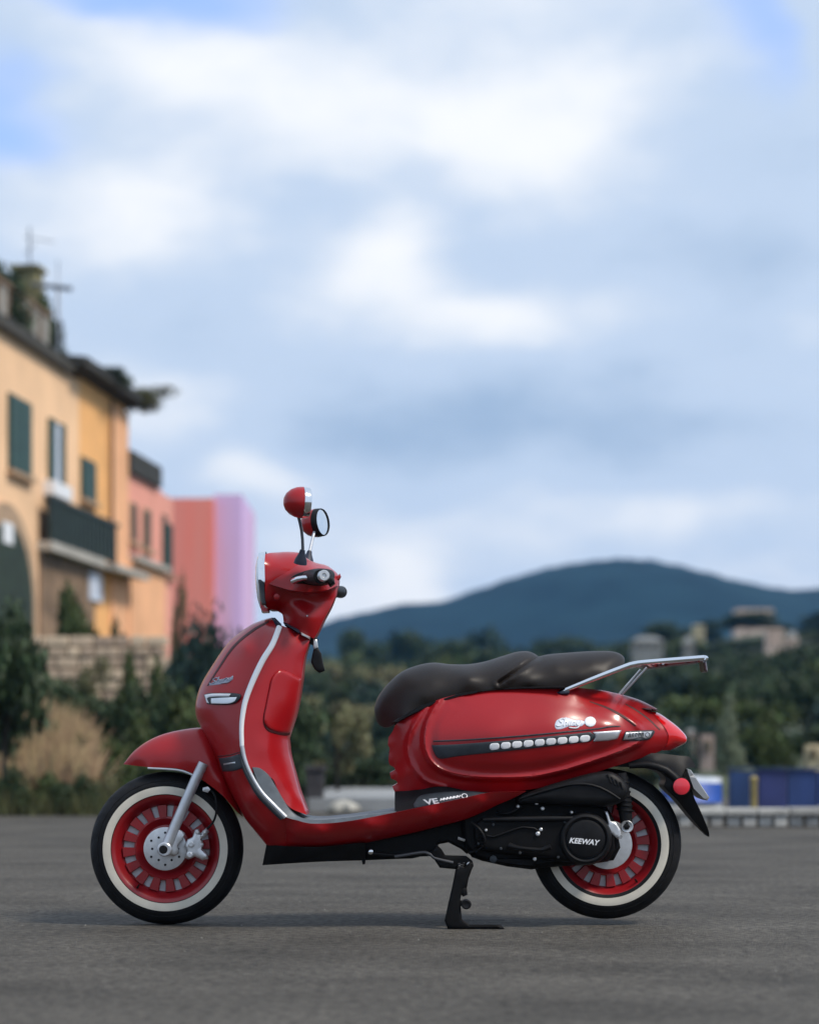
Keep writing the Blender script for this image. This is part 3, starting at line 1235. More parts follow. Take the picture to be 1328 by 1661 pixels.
STEEL = mat('antenna_metal', (0.22, 0.24, 0.27), 0.4, metal=0.6)
CHIM = mat('olive_chimney_render', (0.21, 0.19, 0.09), 0.9, var=0.3, vscale=3)


def house(name, label, s0, s1, z0, z1, m, depth=6.0, out=0.0):
    p = FA + FU * ((s0 + s1) / 2) - FN * (depth / 2)
    r = empty(name, (p.x, p.y, z0), 0, label, 'house', 'houses on the bank at the left')
    fbox('wall', s0, s1, z0 - 1.5, z1, -depth, out, m, r)
    return r


def window(r, u0, u1, v0, v1, shutters='closed', out=0.0, panem=None):
    """window seen between columns u0..u1 and rows v0..v1 of its near edge"""
    s0, s1 = fs(u0), fs(u1)
    um = (u0 + u1) / 2
    z1, z0 = fz(um, v0), fz(um, v1)
    fr = fbox('window', s0, s1, z0, z1, out - 0.05, out + 0.03, SURR if shutters == 'none' else SHUT, r)
    if shutters == 'closed':
        w = (s1 - s0) / 2
        for a in (0, 1):
            sh = fbox('shutter', s0 + a * w + 0.02, s0 + (a + 1) * w - 0.02, z0 + 0.03, z1 - 0.03, out + 0.031, out + 0.07, SHUT, fr)
    elif shutters == 'open':
        w = (s1 - s0)
        fbox('pane', s0 + w * 0.34, s1 - w * 0.3, z0 + 0.05, z1 - 0.05, out + 0.031, out + 0.045, panem or PANE, fr)
        fbox('shutter', s0, s0 + w * 0.30, z0, z1, out + 0.031, out + 0.08, SHUT, fr)
        fbox('shutter', s1 - w * 0.27, s1, z0 - 0.05, z1, out + 0.031, out + 0.08, SHUT, fr)
    else:
        fbox('pane', s0 + 0.08, s1 - 0.08, z0 + 0.06, z1 - 0.06, out + 0.031, out + 0.04, panem or PANE, fr)
    fbox('sill', s0 - 0.08, s1 + 0.08, z0 - 0.1, z0 - 0.01, out + 0.001, out + 0.14, SURR, fr)
    return fr


zb = 2.0
zt_cream = fz(0, 535)
# cream house
ch = house('cream_house', 'tall cream house with green shutters and an arched doorway, nearest of the row', -9.0, fs(128), zb, zt_cream, CREAM)
fbox('eaves', -9.0, fs(108), zt_cream, zt_cream + 0.16, -6.0, 0.16, EAVE, ch)
rp = fbox('roof', -9.0, fs(104), zt_cream + 0.163, zt_cream + 0.27, -6.0, 0.10, TILE, ch)
window(ch, 12, 47, 645, 768, 'closed')
window(ch, 77, 101, 684, 786, 'open', panem=CURT)
# planter under the second window
fbox('window_box', fs(70), fs(100), fz(85, 808), fz(85, 785), 0.002, 0.22, WHITEPL, ch)
# arched opening: its dark inside is put into the colour of a panel
s0, s1 = fs(-45), fs(50)
sc_, zc = (fs(-45) + fs(50)) / 2, fz(2, 985)
ra = (s1 - s0) / 2
for nm, rad, o0, o1, mm in (('door_surround', ra * 1.06, 0.002, 0.10, SURR), ('arch_dark_panel', ra * 0.86, 0.05, 0.125, DARKOPEN)):
    vs_, fs_ = [], []
    ring = [(sc_ + rad * math.cos(a), zc + rad * math.sin(a) * 1.0) for a in np.linspace(0, math.pi, 25)]
    ring = [(sc_ + rad, zb - 0.5)] + ring + [(sc_ - rad, zb - 0.5)]
    nn_ = len(ring)
    for o_ in (o0, o1):
        for (s, zz) in ring:
            p = FA + FU * s + FN * o_
            vs_.append((p.x, p.y, zz))
    fs_ = [tuple(range(nn_)), tuple(range(2 * nn_ - 1, nn_ - 1, -1))] + [(i, (i + 1) % nn_, nn_ + (i + 1) % nn_, nn_ + i) for i in range(nn_)]
    mkobj(nm, vs_, fs_, mm, ch, False)
# small white lamp on the wall
fbox('wall_lamp', fs(-6), fs(10), fz(2, 882), fz(2, 848), 0.002, 0.14, WHITEPL, ch)
# brown stone panel, shade under the balcony put into its colour; then the balcony
fbox('balcony_shade_panel', fs(62), fs(150), zb - 0.5, fz(60, 880), 0.003, 0.05, BROWN, ch)
bz0, bz1 = fz(60, 882), fz(60, 806)
bal = fbox('balcony', fs(60), fs(150), bz0 - 0.12, bz0 + 0.06, 0.004, 0.30, SLABM, ch)
fbox('railing_panel', fs(60), fs(170), bz0 + 0.061, bz1 - 0.05, 0.22, 0.27, IRON, bal)
fbox('top_rail', fs(60) - 0.04, fs(172), bz1 - 0.05, bz1 + 0.03, 0.18, 0.31, IRON, bal)
nb = 16
bs0, bs1 = fs(60), fs(170)
for i in range(nb):
    s = bs0 + (bs1 - bs0) * (i + 0.5) / nb
    fbox('baluster', s - 0.025, s + 0.025, bz0 + 0.061, bz1 - 0.05, 0.271, 0.30, IRON, bal)
# orange house
z_or = fz(130, 612)
oh = house('orange_house', 'narrow orange house with a green shutter and a plant covered roof edge', fs(128) + 0.002, fs(205), zb, z_or, ORANGE)
fbox('eaves', fs(108) + 0.01, fs(205), z_or, z_or + 0.10, -6.0, 0.22, EAVE, oh)
rf = fbox('roof', fs(108) + 0.01, fs(205) + 0.3, z_or + 0.102, z_or + 0.24, -6.0, 0.42, TILE, oh, local_slope=-0.10)
nt_ = 26
ra0, ra1 = fs(108) + 0.05, fs(205) + 0.28
for i in range(nt_):
    s = ra0 + (ra1 - ra0) * i / nt_
    w = (ra1 - ra0) / nt_
    fbox('tile', s + 0.01, s + w * 0.7, z_or + 0.24, z_or + 0.30, -1.5, 0.44 + random.uniform(-.03, .03), TILE, rf, local_slope=-0.10)
window(oh, 130, 152, 745, 812, 'closed')
p0 = FA + FU * fs(175) + FN * 0.09
tube('downpipe', [(p0.x, p0.y, z_or - 0.1), (p0.x, p0.y, bz1 - 0.2)], [0.035, 0.035], PIPE, oh, 10)
fbox('pier', fs(178), fs(205), zb, z_or - 0.15, 0.003, 0.05, PEACH, oh)
fbox('porch_roof', fs(152), fs(205), fz(180, 930), fz(180, 920), 0.003, 0.55, SLABM, oh, local_slope=-0.12)
fbox('curtain', fs(140), fs(160), fz(150, 975), fz(150, 930), 0.051, 0.09, CURT, oh)
# roof plants
pp = FA + FU * (fs(205) + 0.1) + FN * 0.38
plant('bush', 'olivebush', pp.x, pp.y + D0, 0.62, 1.6, 'olive green plant trailing over the roof edge of the orange house', 'bush', None, z=z_or - 0.05, trunk=False)
pp = FA + FU * fs(182, 0.2) + FN * 0.2
plant('bush', 'bush', pp.x, pp.y + D0, 0.42, 1.3, 'dark green plant on the roof of the orange house', 'bush', None, z=z_or + 0.15, trunk=False)
# peach house
z_pe = fz(206, 765)
ph = house('peach_house', 'peach house with two narrow dark windows and a dark low roof', fs(205) + 0.003, fs(262), zb, z_pe, SALMON)
fbox('roof', fs(205) + 0.003, fs(255), z_pe, z_pe + 0.5, -5.0, 0.12, TILE, ph)
window(ph, 210, 221, 815, 880, 'none', panem=DARKOPEN)
window(ph, 231, 243, 825, 892, 'none', panem=DARKOPEN)
fbox('ledge', fs(207), fs(262), fz(230, 918), fz(230, 909), 0.003, 0.25, SLABM, ph)
fbox('lower_wall', fs(205) + 0.004, fs(262), zb, fz(230, 918) - 0.01, 0.004, 0.09, PEACH, ph)
# narrow house beyond
nh = house('salmon_house', 'narrow salmon house with tall dark shutters beyond the peach house', fs(262) + 0.004, fs(280), zb, fz(262, 800), SALMON)
window(nh, 263, 267.5, 835, 925, 'closed')
window(nh, 271, 276, 850, 935, 'closed')


def square_house(name, label, u0, u1, vtop, vbot, D, depth, m, tops=0, cat='house', group='houses on the bank at the left', rows_=2, cols=2, win=True, roofm=None, turn=0.0):
    x0, x1 = at(u0, D), at(u1, D)
    z0, z1 = zat(vbot, D), zat(vtop, D)
    xm, ym = (x0 + x1) / 2, D - D0 + depth / 2
    r = empty(name, (xm, ym, z0), 0, label, cat, group)
    w2 = (x1 - x0) / 2
    v, f = box_mesh(x0, x1, D - D0, D - D0 + depth, z0 - 2.5, z1)
    mkobj('wall', v, f, m, r, False)
    hgt = z1 - z0
    rm = roofm or TILE
    e_ = 0.04 * (x1 - x0)
    rv = [(x0 - e_, D - D0 - e_, z1), (x1 + e_, D - D0 - e_, z1), (x1 + e_, D - D0 + depth + e_, z1), (x0 - e_, D - D0 + depth + e_, z1),
          (x0 + w2 * 0.5, D - D0 + depth / 2, z1 + tops), (x1 - w2 * 0.5, D - D0 + depth / 2, z1 + tops)]
    if tops:
        mkobj('roof', rv, [(0, 1, 5, 4), (1, 2, 5), (2, 3, 4, 5), (3, 0, 4), (3, 2, 1, 0)], rm, r, False)
    if win:
        for a in range(rows_):
            for b in range(cols):
                cx = x0 + (x1 - x0) * (b + 0.5) / cols
                cz = z0 + hgt * (a + 0.55) / rows_
                ww, wh = (x1 - x0) / cols * 0.18, hgt / rows_ * 0.26
                fr = box('window', cx - ww, cx + ww, D - D0 - 0.05, D - D0 + 0.02, cz - wh, cz + wh, SURR, r)
                box('pane', cx - ww * 0.75, cx + ww * 0.75, D - D0 - 0.065, D - D0 - 0.051, cz - wh * 0.82, cz + wh * 0.82, DARKOPEN, fr)
    return r


square_house('coral_house', 'coral red house wall, plain and tall, left of the lavender wall', 276, 346, 808, 1030, 70, 6, CORAL, 0, win=False)
square_house('lavender_house', 'plain lavender house wall directly left of the scooter headlight', 346.3, 392, 802, 1030, 70.4, 6, LAV, 0, win=False)

# roof terrace of the cream house
tz = zt_cream + 0.27
sT = fs(80)
RA0, RA1 = fs(-30, -0.45), fs(76, -0.45)
terr = fbox('roof_railing', RA0, RA1, tz + 0.002, tz + 0.10, -0.5, -0.38, SLABM, None)
tag(terr, 'weathered roof terrace railing on top of the cream house', 'railing')
for i in range(18):
    s = RA0 + (RA1 - RA0) * (i + 0.5) / 18
    fbox('baluster', s - 0.05, s + 0.05, tz + 0.1, tz + 0.92, -0.49, -0.39, SLABM if i % 3 else BROWN, terr)
fbox('top_rail', RA0, RA1, tz + 0.922, tz + 1.0, -0.52, -0.36, BROWN, terr)
for (u, top, wd, k, lab) in ((2, 430, 1.5, 'bush', 'dark bush growing on the roof terrace, at the picture edge'), (28, 462, 1.1, 'midbush', 'green bush on the roof terrace left of the chimney'),
                             (64, 482, 1.0, 'midbush', 'green bush on the roof terrace right of the chimney'), (84, 508, 0.8, 'bush', 'dark bush at the far end of the roof terrace')):
    pp = FA + FU * fs(u, -0.75) - FN * 0.75
    plant('bush', k, pp.x, pp.y + D0, zat(top, pp.y + D0) - tz, wd, lab, 'bush', 'plants on the roof terrace', z=tz, trunk=False)
pc = FA + FU * fs(46, -1.1) - FN * 1.1
chim = empty('chimney', (pc.x, pc.y, tz), 0, 'olive rendered chimney on the roof of the cream house', 'chimney')
fbox('stack', fs(40, -1.1), fs(52, -1.1), tz, zat(440, pc.y + D0), -1.35, -0.85, CHIM, chim)
fbox('cap', fs(38, -1.1), fs(54, -1.1), zat(440, pc.y + D0) + 0.002, zat(434, pc.y + D0), -1.42, -0.78, CHIM, chim)
pm = FA + FU * fs(94, -0.4) - FN * 0.4
mz = fz(90, 392)
bmz0 = fz(90, 438)
ant = empty('antenna', (pm.x, pm.y, tz), 0, 'tall aerial mast with a long cross boom at the edge of the roof', 'antenna')
tube('mast', [(pm.x, pm.y, tz), (pm.x, pm.y, bmz0), (pm.x, pm.y, bmz0 + 0.02), (pm.x, pm.y, mz)], [0.038, 0.035, 0.016, 0.013], STEEL, ant, 8)
bmz = fz(90, 438)
bx0, bx1 = pm.x - 0.55, pm.x + 0.30
tube('boom', [(bx0, pm.y, bmz + 0.08), (bx1, pm.y, bmz - 0.02)], [0.05, 0.05], STEEL, ant, 8)
for i in range(6):
    x = bx0 + (bx1 - bx0) * (i + 0.3) / 6
    tube('element', [(x, pm.y - 0.3, bmz + 0.06 - 0.016 * i), (x, pm.y + 0.3, bmz + 0.06 - 0.016 * i)], [0.012, 0.012], STEEL, ant, 6)
pm2 = FA + FU * fs(48, -1.6) - FN * 1.6
ant2 = empty('antenna', (pm2.x, pm2.y, tz), 0, 'thin pale aerial standing behind the chimney', 'antenna')
tube('mast', [(pm2.x, pm2.y, tz), (pm2.x, pm2.y, zat(368, pm2.y + D0))], [0.03, 0.022], STEEL, ant2, 8)
tube('element', [(pm2.x - 0.12, pm2.y, zat(384, pm2.y + D0)), (pm2.x + 0.55, pm2.y, zat(392, pm2.y + D0))], [0.012, 0.012], STEEL, ant2, 6)
tube('element', [(pm2.x - 0.12, pm2.y, zat(412, pm2.y + D0)), (pm2.x + 0.12, pm2.y, zat(396, pm2.y + D0))], [0.012, 0.012], STEEL, ant2, 6)

# houses among the trees on the right
FARW = mat('far_house_render', (0.62, 0.49, 0.41), 0.9, var=0.15, vscale=0.3)
FARR = mat('far_house_tiles', (0.55, 0.33, 0.24), 0.9, var=0.15, vscale=0.5)
FARG = mat('far_house_grey', (0.20, 0.21, 0.205), 0.9, var=0.15, vscale=0.3)
GH = 'houses among the trees on the right'
for (u0, u1, vt, vb, D, tp_, m_, rm, lab, rr, cc) in [
    (1194, 1254, 988, 1003, 172, 0.0, FARW, FARR, 'long low pale terracotta house, highest among the trees', 1, 6),
    (1243, 1270, 1020, 1052, 98, 0.0, FARW, FARG, 'pale pinkish house to the right below the terracotta roof', 2, 3),
    (1276, 1294, 1034, 1056, 98, 0.3, FARW, FARG, 'small grey-pink house at the right end of the hill houses', 2, 2),
    (1124, 1142, 1014, 1040, 145, 0.0, mat('far_house_yellow', (0.50, 0.45, 0.29), 0.9, var=0.1, vscale=0.3), FARG, 'narrow yellowish house above the end of the rear rack', 2, 2),
    (1108, 1126, 1043, 1062, 120, 0.4, FARG, FARG, 'small grey house just above the rear rack', 1, 2),
    (1026, 1076, 1040, 1056, 125, 0.3, FARG, FARG, 'low pale grey house above the rear end of the seat', 1, 4),
    (1113, 1128, 1188, 1230, 31, 0.05, mat('far_house_dull', (0.22, 0.18, 0.165), 0.9, var=0.2, vscale=0.5), FARG, 'dull brown hut directly right of the tail light', 1, 1),
    (1137, 1158, 1192, 1232, 32, 0.0, mat('far_house_pink', (0.36, 0.29, 0.26), 0.9, var=0.2, vscale=0.5), FARG, 'pinkish hut second to the right of the tail light', 1, 1),
    (1308, 1350, 1208, 1240, 27, 0.0, mat('far_house_cream', (0.50, 0.43, 0.28), 0.9, var=0.15, vscale=0.5), FARG, 'cream hut over the blue barrier at the right picture edge', 1, 2),
]:
    square_house('hut' if D < 50 else 'hill_house', lab, u0, u1, vt, vb, D, (u1 - u0) * K * D * 0.7, m_, tp_, 'hut' if D < 50 else 'house', GH, rr, cc, True, rm)

# low stone wall by the road on the right and the blue barrier behind it
WSTONE = mat('pale_wall_stone', (0.40, 0.395, 0.37), 0.9, obj_random=0.22, var=0.2, vscale=10, bump=0.4, bscale=60)
lwD = 14.6
lw0, lw1 = at(1020, lwD), at(1420, lwD)
lw = empty('low_wall', ((lw0 + lw1) / 2, lwD - D0, 0), 0, 'low pale stone wall along the road edge behind the rear wheel', 'wall')
topz = zat(1312, lwD)
box('wall_core', lw0, lw1, lwD - D0 + 0.03, lwD - D0 + 0.2, 0.0, topz - 0.02, mat('wall_joint', (0.22, 0.185, 0.14), 0.95, var=0.3, vscale=10), lw)
x = lw0
i = 0
while x < lw1:
    wd = 26 * K * lwD
    gap = 0.012
    yj = random.uniform(-0.015, 0.012)
    for (za, zc2) in ((0.003, 0.075), (0.083, topz - 0.045)):
        sh = wd * 0.5 if za > 0.05 else 0
        box('stone', x + gap / 2 + sh + random.uniform(0, .012), x + wd - gap / 2 + sh - random.uniform(0, .012), lwD - D0 + yj, lwD - D0 + 0.08, za, zc2 - random.uniform(0, .006), WSTONE, lw, 0.008)
    if i % 2 == 0:
        box('coping', x + 0.004, x + wd * 2 - 0.004, lwD - D0 - 0.03, lwD - D0 + 0.22, topz - 0.042, topz + random.uniform(-.004, .014), WSTONE, lw, 0.008)
    x += wd
    i += 1
BLUEA = mat('blue_sheeting', (0.016, 0.044, 0.145), 0.5, var=0.3, vscale=4, stretch=(2, 1, 0.4), obj_random=0.25)
BLUEB = mat('bright_blue_cover', (0.025, 0.09, 0.40), 0.5, var=0.2, vscale=5)
PURP = mat('purple_blue_sheeting', (0.026, 0.038, 0.145), 0.5, var=0.2, vscale=4)
bfD = 15.7
bf0, bf1 = at(1182, bfD), at(1420, bfD)
bf = empty('blue_barrier', ((bf0 + bf1) / 2, bfD - D0, 0), 0, 'long low dark blue sheeting barrier behind the stone wall', 'barrier')
n_p = 5
ztop = zat(1246, bfD)
for i in range(n_p):
    a = bf0 + (bf1 - bf0) * i / n_p
    b = bf0 + (bf1 - bf0) * (i + 1) / n_p
    o = box('panel', a + 0.003, b - 0.003, bfD - D0 + random.uniform(-.012, .012), bfD - D0 + 0.05, 0.02, ztop - 0.02 + random.uniform(-.012, .008), PURP if i == 1 else BLUEA, bf, 0.008)
box('top_rail', bf0, bf1, bfD - D0 - 0.02, bfD - D0 + 0.06, ztop - 0.008, ztop + 0.004, BLUEA, bf)
# boat under a cover
bD = 15.4
bo = empty('covered_boat', (at(1150, bD), bD - D0, 0), 0, 'small white boat under a bright blue cover left of the dark barrier', 'boat')
xa, xb = at(1085, bD), at(1180, bD)


def hull(name, z0, z1, w0, w1, m):
    vs_, fs_ = [], []
    n = 14
    for i in range(n + 1):
        t = i / n
        xx = xa + (xb - xa) * t
        w = math.sin(math.pi * min(t * 0.75 + 0.25, 1.0))**0.6 * 0.9 + 0.1
        sheer = 0.05 * (1 - t)**2
        for q in (-1, 1):
            vs_.append((xx, bD - D0 + 0.3 + q * 0.25 * w * w0, z0 + sheer * 0.5))
            vs_.append((xx, bD - D0 + 0.3 + q * 0.25 * w * w1, z1 + sheer))
    for i in range(n):
        a, b = i * 4, i * 4 + 4
        fs_ += [(a, b, b + 1, a + 1), (a + 3, b + 3, b + 2, a + 2), (a + 1, b + 1, b + 3, a + 3), (a + 2, b + 2, b, a)]
    fs_ += [(0, 1, 3, 2), (n * 4 + 2, n * 4 + 3, n * 4 + 1, n * 4)]
    return mkobj(name, vs_, fs_, m, bo, True, 40)


BOATW = mat('dull_boat_white', (0.42, 0.46, 0.52), 0.5, var=0.15, vscale=8)
hull('hull', 0.0, 0.14, 0.5, 1.0, BOATW)
hull('cover', 0.142, zat(1272, bD), 1.04, 0.7, BLUEB)
hull('bow_deck', zat(1272, bD) + 0.002, zat(1262, bD), 0.6, 0.3, BOATW)
# yellow post
yD = 15.45
yp = empty('marker_post', (at(1222, yD), yD - D0, 0), 0, 'short yellow marker post in front of the blue barrier', 'post')
YEL = mat('yellow_paint', (0.30, 0.24, 0.09), 0.6, var=0.2, vscale=8)
lathe('post', (at(1222, yD), yD - D0, 0), (0, 0, 1), [(0, 0.032), (0.02, 0.032), (0.022, 0.026), (zat(1268, yD), 0.026), (zat(1266, yD), 0.03), (zat(1262, yD), 0.03), (zat(1259, yD), 0.012)], YEL, yp, 16)
lathe('base', (at(1222, yD), yD - D0, 0), (0, 0, 1), [(0.0, 0.05), (0.018, 0.05), (0.0205, 0.034)], BLACK, yp, 16)
# dark gate pillar at the end of the pavement
PILL = mat('dark_stone', (0.045, 0.042, 0.045), 0.9, var=0.3, vscale=12, bump=0.4, bscale=40)
pD = 18.1
pil = empty('gate_pillar', (at(511, pD), pD - D0, 0), 0, 'dark square stone pillar seen just behind the leg shield over the footboard', 'pillar')
px0, px1 = at(497, pD), at(525, pD)
box('shaft', px0, px1, pD - D0 - 0.08, pD - D0 + 0.08, 0.0, zat(1252, pD), PILL, pil, 0.01)
box('cap', px0 - 0.015, px1 + 0.015, pD - D0 - 0.095, pD - D0 + 0.095, zat(1252, pD) + 0.001, zat(1243, pD), PILL, pil, 0.008)
# pale boulder by the pavement
bD2 = 17.7
rock = lathe('boulder', (at(556, bD2), bD2 - D0, 0.0), (0, 0, 1), [(0, 0.10), (0.03, 0.13), (0.07, 0.11), (0.10, 0.06), (0.115, 0.0)], mat('pale_boulder', (0.36, 0.35, 0.31), 0.9, var=0.2, vscale=10, bump=0.5, bscale=30), None, 14,
             mod=lambda i, j, r: r * 0.2 * math.sin(j * 2.3 + i))
tag(rock, 'pale boulder at the road edge seen just over the footboard', 'boulder')

# ================================================================= THE SCOOTER
sco = empty('motor_scooter', (0, 0, 0), 0, 'red retro scooter on its centre stand with whitewall tyres and dark seat', 'scooter')


# ---- wheels
def wheel(cu, cv, front):
    c = P(cu, cv, 0)
    px = S
    R = (124 if front else 122) * px
    q = R / (124 * px)

    def r_(v):
        return v * px * q * 0.995
    # rim barrel is the wheel's own mesh
    wh = lathe('wheel', c, (0, -1, 0), [(-0.045, r_(86)), (-0.045, r_(78)), (-0.01, r_(74)), (-0.01, r_(70)), (0.012, r_(70)), (0.020, r_(73)), (0.030, r_(77)), (0.040, r_(80)),
                                        (0.0445, r_(83)), (0.0475, r_(87)), (0.0475, r_(88.5)), (0.043, r_(89.5)), (0.02, r_(88)), (-0.045, r_(88))], REDDARK, sco, 96, closed=True)
    prof_ = []
    for a in np.linspace(-118, 118, 27):
        t = math.radians(a)
        # cross section of the tyre: half width 52 mm, crown at R
        prof_.append((0.052 * math.sin(t) * (1.0 if abs(a) < 90 else 0.97), R - 0.052 + 0.052 * math.cos(t) * 1.0))
    prof_ = [(-0.044, r_(88))] + prof_ + [(0.044, r_(88))]
    for rr in (104, 110):
        r1 = r_(rr)
        z_ = (r1 - (R - 0.052)) / 0.052
        y_ = 0.052 * math.sqrt(1 - z_ * z_)
        lathe('sidewall_ring', c, (0, -1, 0), [(y_ - 0.002, r1 - 0.0016), (y_ + 0.0016, r1 - 0.0006), (y_ + 0.0012, r1 + 0.0008), (y_ - 0.002, r1 + 0.0016)], RUBBER, wh, 96, cap=False)
    kk = len(prof_)

    def mod(i, j, r):
        a = abs(i - (kk - 1) / 2)
        if 2 <= a <= 8 and (j + int(a * 0.8)) % 9 == 0:
            return -0.0035
        return 0
    lathe('tyre', c, (0, -1, 0), prof_, RUBBER, wh, 180, mod=mod, angle=30, cap=False)
    # white wall: a thin ring standing proud on the outer sidewall
    ww = []
    for rr in np.linspace(88.5, 101, 7):
        r1 = r_(rr)
        z_ = (r1 - (R - 0.052)) / 0.052
        y_ = 0.052 * math.sqrt(max(1 - z_ * z_, 0.02)) if z_ > 0 else 0.052 - 0.010 * z_ * z_ * 1.0
        ww.append((y_ + 0.0018, r1))
    ww = [(ww[0][0] - 0.006, ww[0][1])] + ww + [(ww[-1][0] - 0.006, ww[-1][1])]
    lathe('white_wall', c, (0, -1, 0), ww, WHITEW, wh, 96, angle=30, cap=False)
    # pale backing behind the spokes and the red spokes themselves
    lathe('spoke_backing', c, (0, -1, 0), [(0.0, r_(44)), (0.006, r_(44)), (0.006, r_(70.5)), (0.0, r_(70.5))], SLOTM, wh, 64, closed=True)
    ns = 16
    proto = None
    for k in range(ns):
        a0 = 2 * math.pi * (k + 0.25) / ns
        vs_ = []
        for (yy, g_) in ((-0.004, 1.0), (0.020, 1.0), (0.0245, 0.84)):
            for (rr, hw) in ((r_(50), r_(6.0)), (r_(70.5), r_(8.4))):
                for sgn in (-1, 1):
                    an = a0
                    x_ = math.cos(an) * rr - math.sin(an) * hw * sgn * g_
                    z_ = math.sin(an) * rr + math.cos(an) * hw * sgn * g_
                    vs_.append(c + Vector((x_, -yy, z_)))
        # layers: 0-3, 4-7, 8-11 ; order (inner-,inner+,outer-,outer+)
        fs_ = []
        for l in (0, 4):
            for (a, b) in ((0, 1), (1, 3), (3, 2), (2, 0)):
                fs_.append((l + a, l + b, l + 4 + b, l + 4 + a))
        fs_.append((8, 9, 11, 10))
        fs_.append((0, 2, 3, 1))
        o = mkobj('spoke', vs_, fs_, REDDARK, wh, False)
        bm = bmesh.new()
        bm.from_mesh(o.data)
        bmesh.ops.recalc_face_normals(bm, faces=bm.faces)
        bm.to_mesh(o.data)
        bm.free()
    lathe('hub', c, (0, -1, 0), [(-0.05, 0.0), (-0.05, r_(20)), (-0.01, r_(26)), (-0.004, r_(52)), (0.021, r_(52)), (0.024, r_(49)), (0.012, r_(38)), (0.020, r_(24)), (0.045, r_(20)), (0.045, 0)], REDDARK, wh, 64)
    if front:
        lathe('brake_disc', c, (0, -1, 0), [(0.046, r_(10)), (0.046, r_(34.5)), (0.0505, r_(35)), (0.051, r_(34)), (0.051, r_(10))], ALU, wh, 64, closed=True)
        for k in range(12):
            a = 2 * math.pi * k / 12
            pc_ = c + Vector((math.cos(a) * r_(26 if k % 2 else 21), -0.0512, math.sin(a) * r_(26 if k % 2 else 21)))
            lathe('disc_hole', pc_, (0, -1, 0), [(0, r_(2.0)), (0.0006, r_(2.0)), (0.0008, 0)], BLACK, wh, 10)
        lathe('axle', c, (0, -1, 0), [(0.06, r_(11)), (0.090, r_(11)), (0.092, r_(9)), (0.096, r_(8.5)), (0.104, r_(6)), (0.104, 0)], BLACK, wh, 24)
    else:
        lathe('brake_disc', c, (0, -1, 0), [(0.048, r_(12)), (0.048, r_(40)), (0.0525, r_(40.5)), (0.053, r_(39)), (0.053, r_(12))], ALU, wh, 64, closed=True)
    return wh


wf = wheel(271, 1376, True)
wr = wheel(982.5, 1369.0, False)

# ---- fork, caliper
for sgn in (-1, 1):
    y = 0.082 * sgn
    fk = tube('fork_leg', [P(330, 1238, y), P(317, 1265, y), P(284, 1340, y), P(272, 1369, y), P(267, 1381, y)], [0.015, 0.0155, 0.016, 0.017, 0.018], SILVER, sco, 20)
    lathe('fork_foot', P(267.5, 1378, y), (0, -1, 0), [(-0.018, 0.014), (-0.018, 0.022), (0.016, 0.022), (0.019, 0.018), (0.019, 0.0)], SILVER, fk, 24)
slab('fork_bracket', [(276, 1352), (290, 1345), (300, 1352), (296, 1363), (288, 1372), (290, 1384), (281, 1390), (272, 1386), (270, 1372)], -0.076, 0.010, ALU, sco)
cal = slab('brake_caliper', [(304, 1362), (312, 1358), (316, 1346), (322, 1345), (324, 1353), (334, 1343), (338, 1350), (332, 1358), (326, 1362), (330, 1370), (327, 1378), (336, 1386), (337, 1394), (328, 1396), (316, 1390), (306, 1395), (300, 1392), (303, 1380), (299, 1374)], -0.075, 0.020, ALU, sco, edge=4, res=4)
for (a, b, r) in ((308, 1387, 5), (310, 1370, 5), (320, 1350, 3.5), (332, 1350, 3)):
    lathe('bolt', P(a, b, -0.095), (0, -1, 0), [(0, r * S), (0.006, r * S), (0.008, r * S * .7), (0.008, 0)], ALU, cal, 12)
tube('brake_hose', [P(338, 1278, -0.06), P(349, 1292, -0.075), P(351, 1315, -0.08), P(345, 1335, -0.08), P(330, 1350, -0.08)], 0.0035, BLACK, sco, 8, 0.01)
slab('hose_clip', [(328, 1278), (337, 1276), (341, 1281), (337, 1286), (329, 1284)], -0.075, 0.008, ALU, sco)

# ---- front mudguard
fend = panel('front_mudguard', [(200, 1240, 0.0, 'c'), (214, 1222, 0), (235, 1205, 0), (262, 1192, 0), (295, 1184, 0), (330, 1181, 0), (352, 1190, 0, 'c'), (368, 1240, 0, 'c'), (384, 1290, 0), (394, 1326, 0.0, 'c'),
                                (383, 1316, 0.05), (362, 1292, 0.07), (336, 1271, 0.075), (310, 1254, 0.075), (288, 1247, 0.072), (240, 1244.5, 0.05)],
             [(300, 1215, 0.070), (340, 1235, 0.080), (255, 1222, 0.055), (225, 1231, 0.035), (360, 1270, 0.078)], RED, sco, 4.5, close=False, angle=60)
tube('mudguard_edge', [P(240, 1246.5, -0.050), P(288, 1249.5, -0.072), P(310, 1256.5, -0.075), P(318, 1261, -0.075)], 0.0035, SILVER, sco, 8, 0.01)

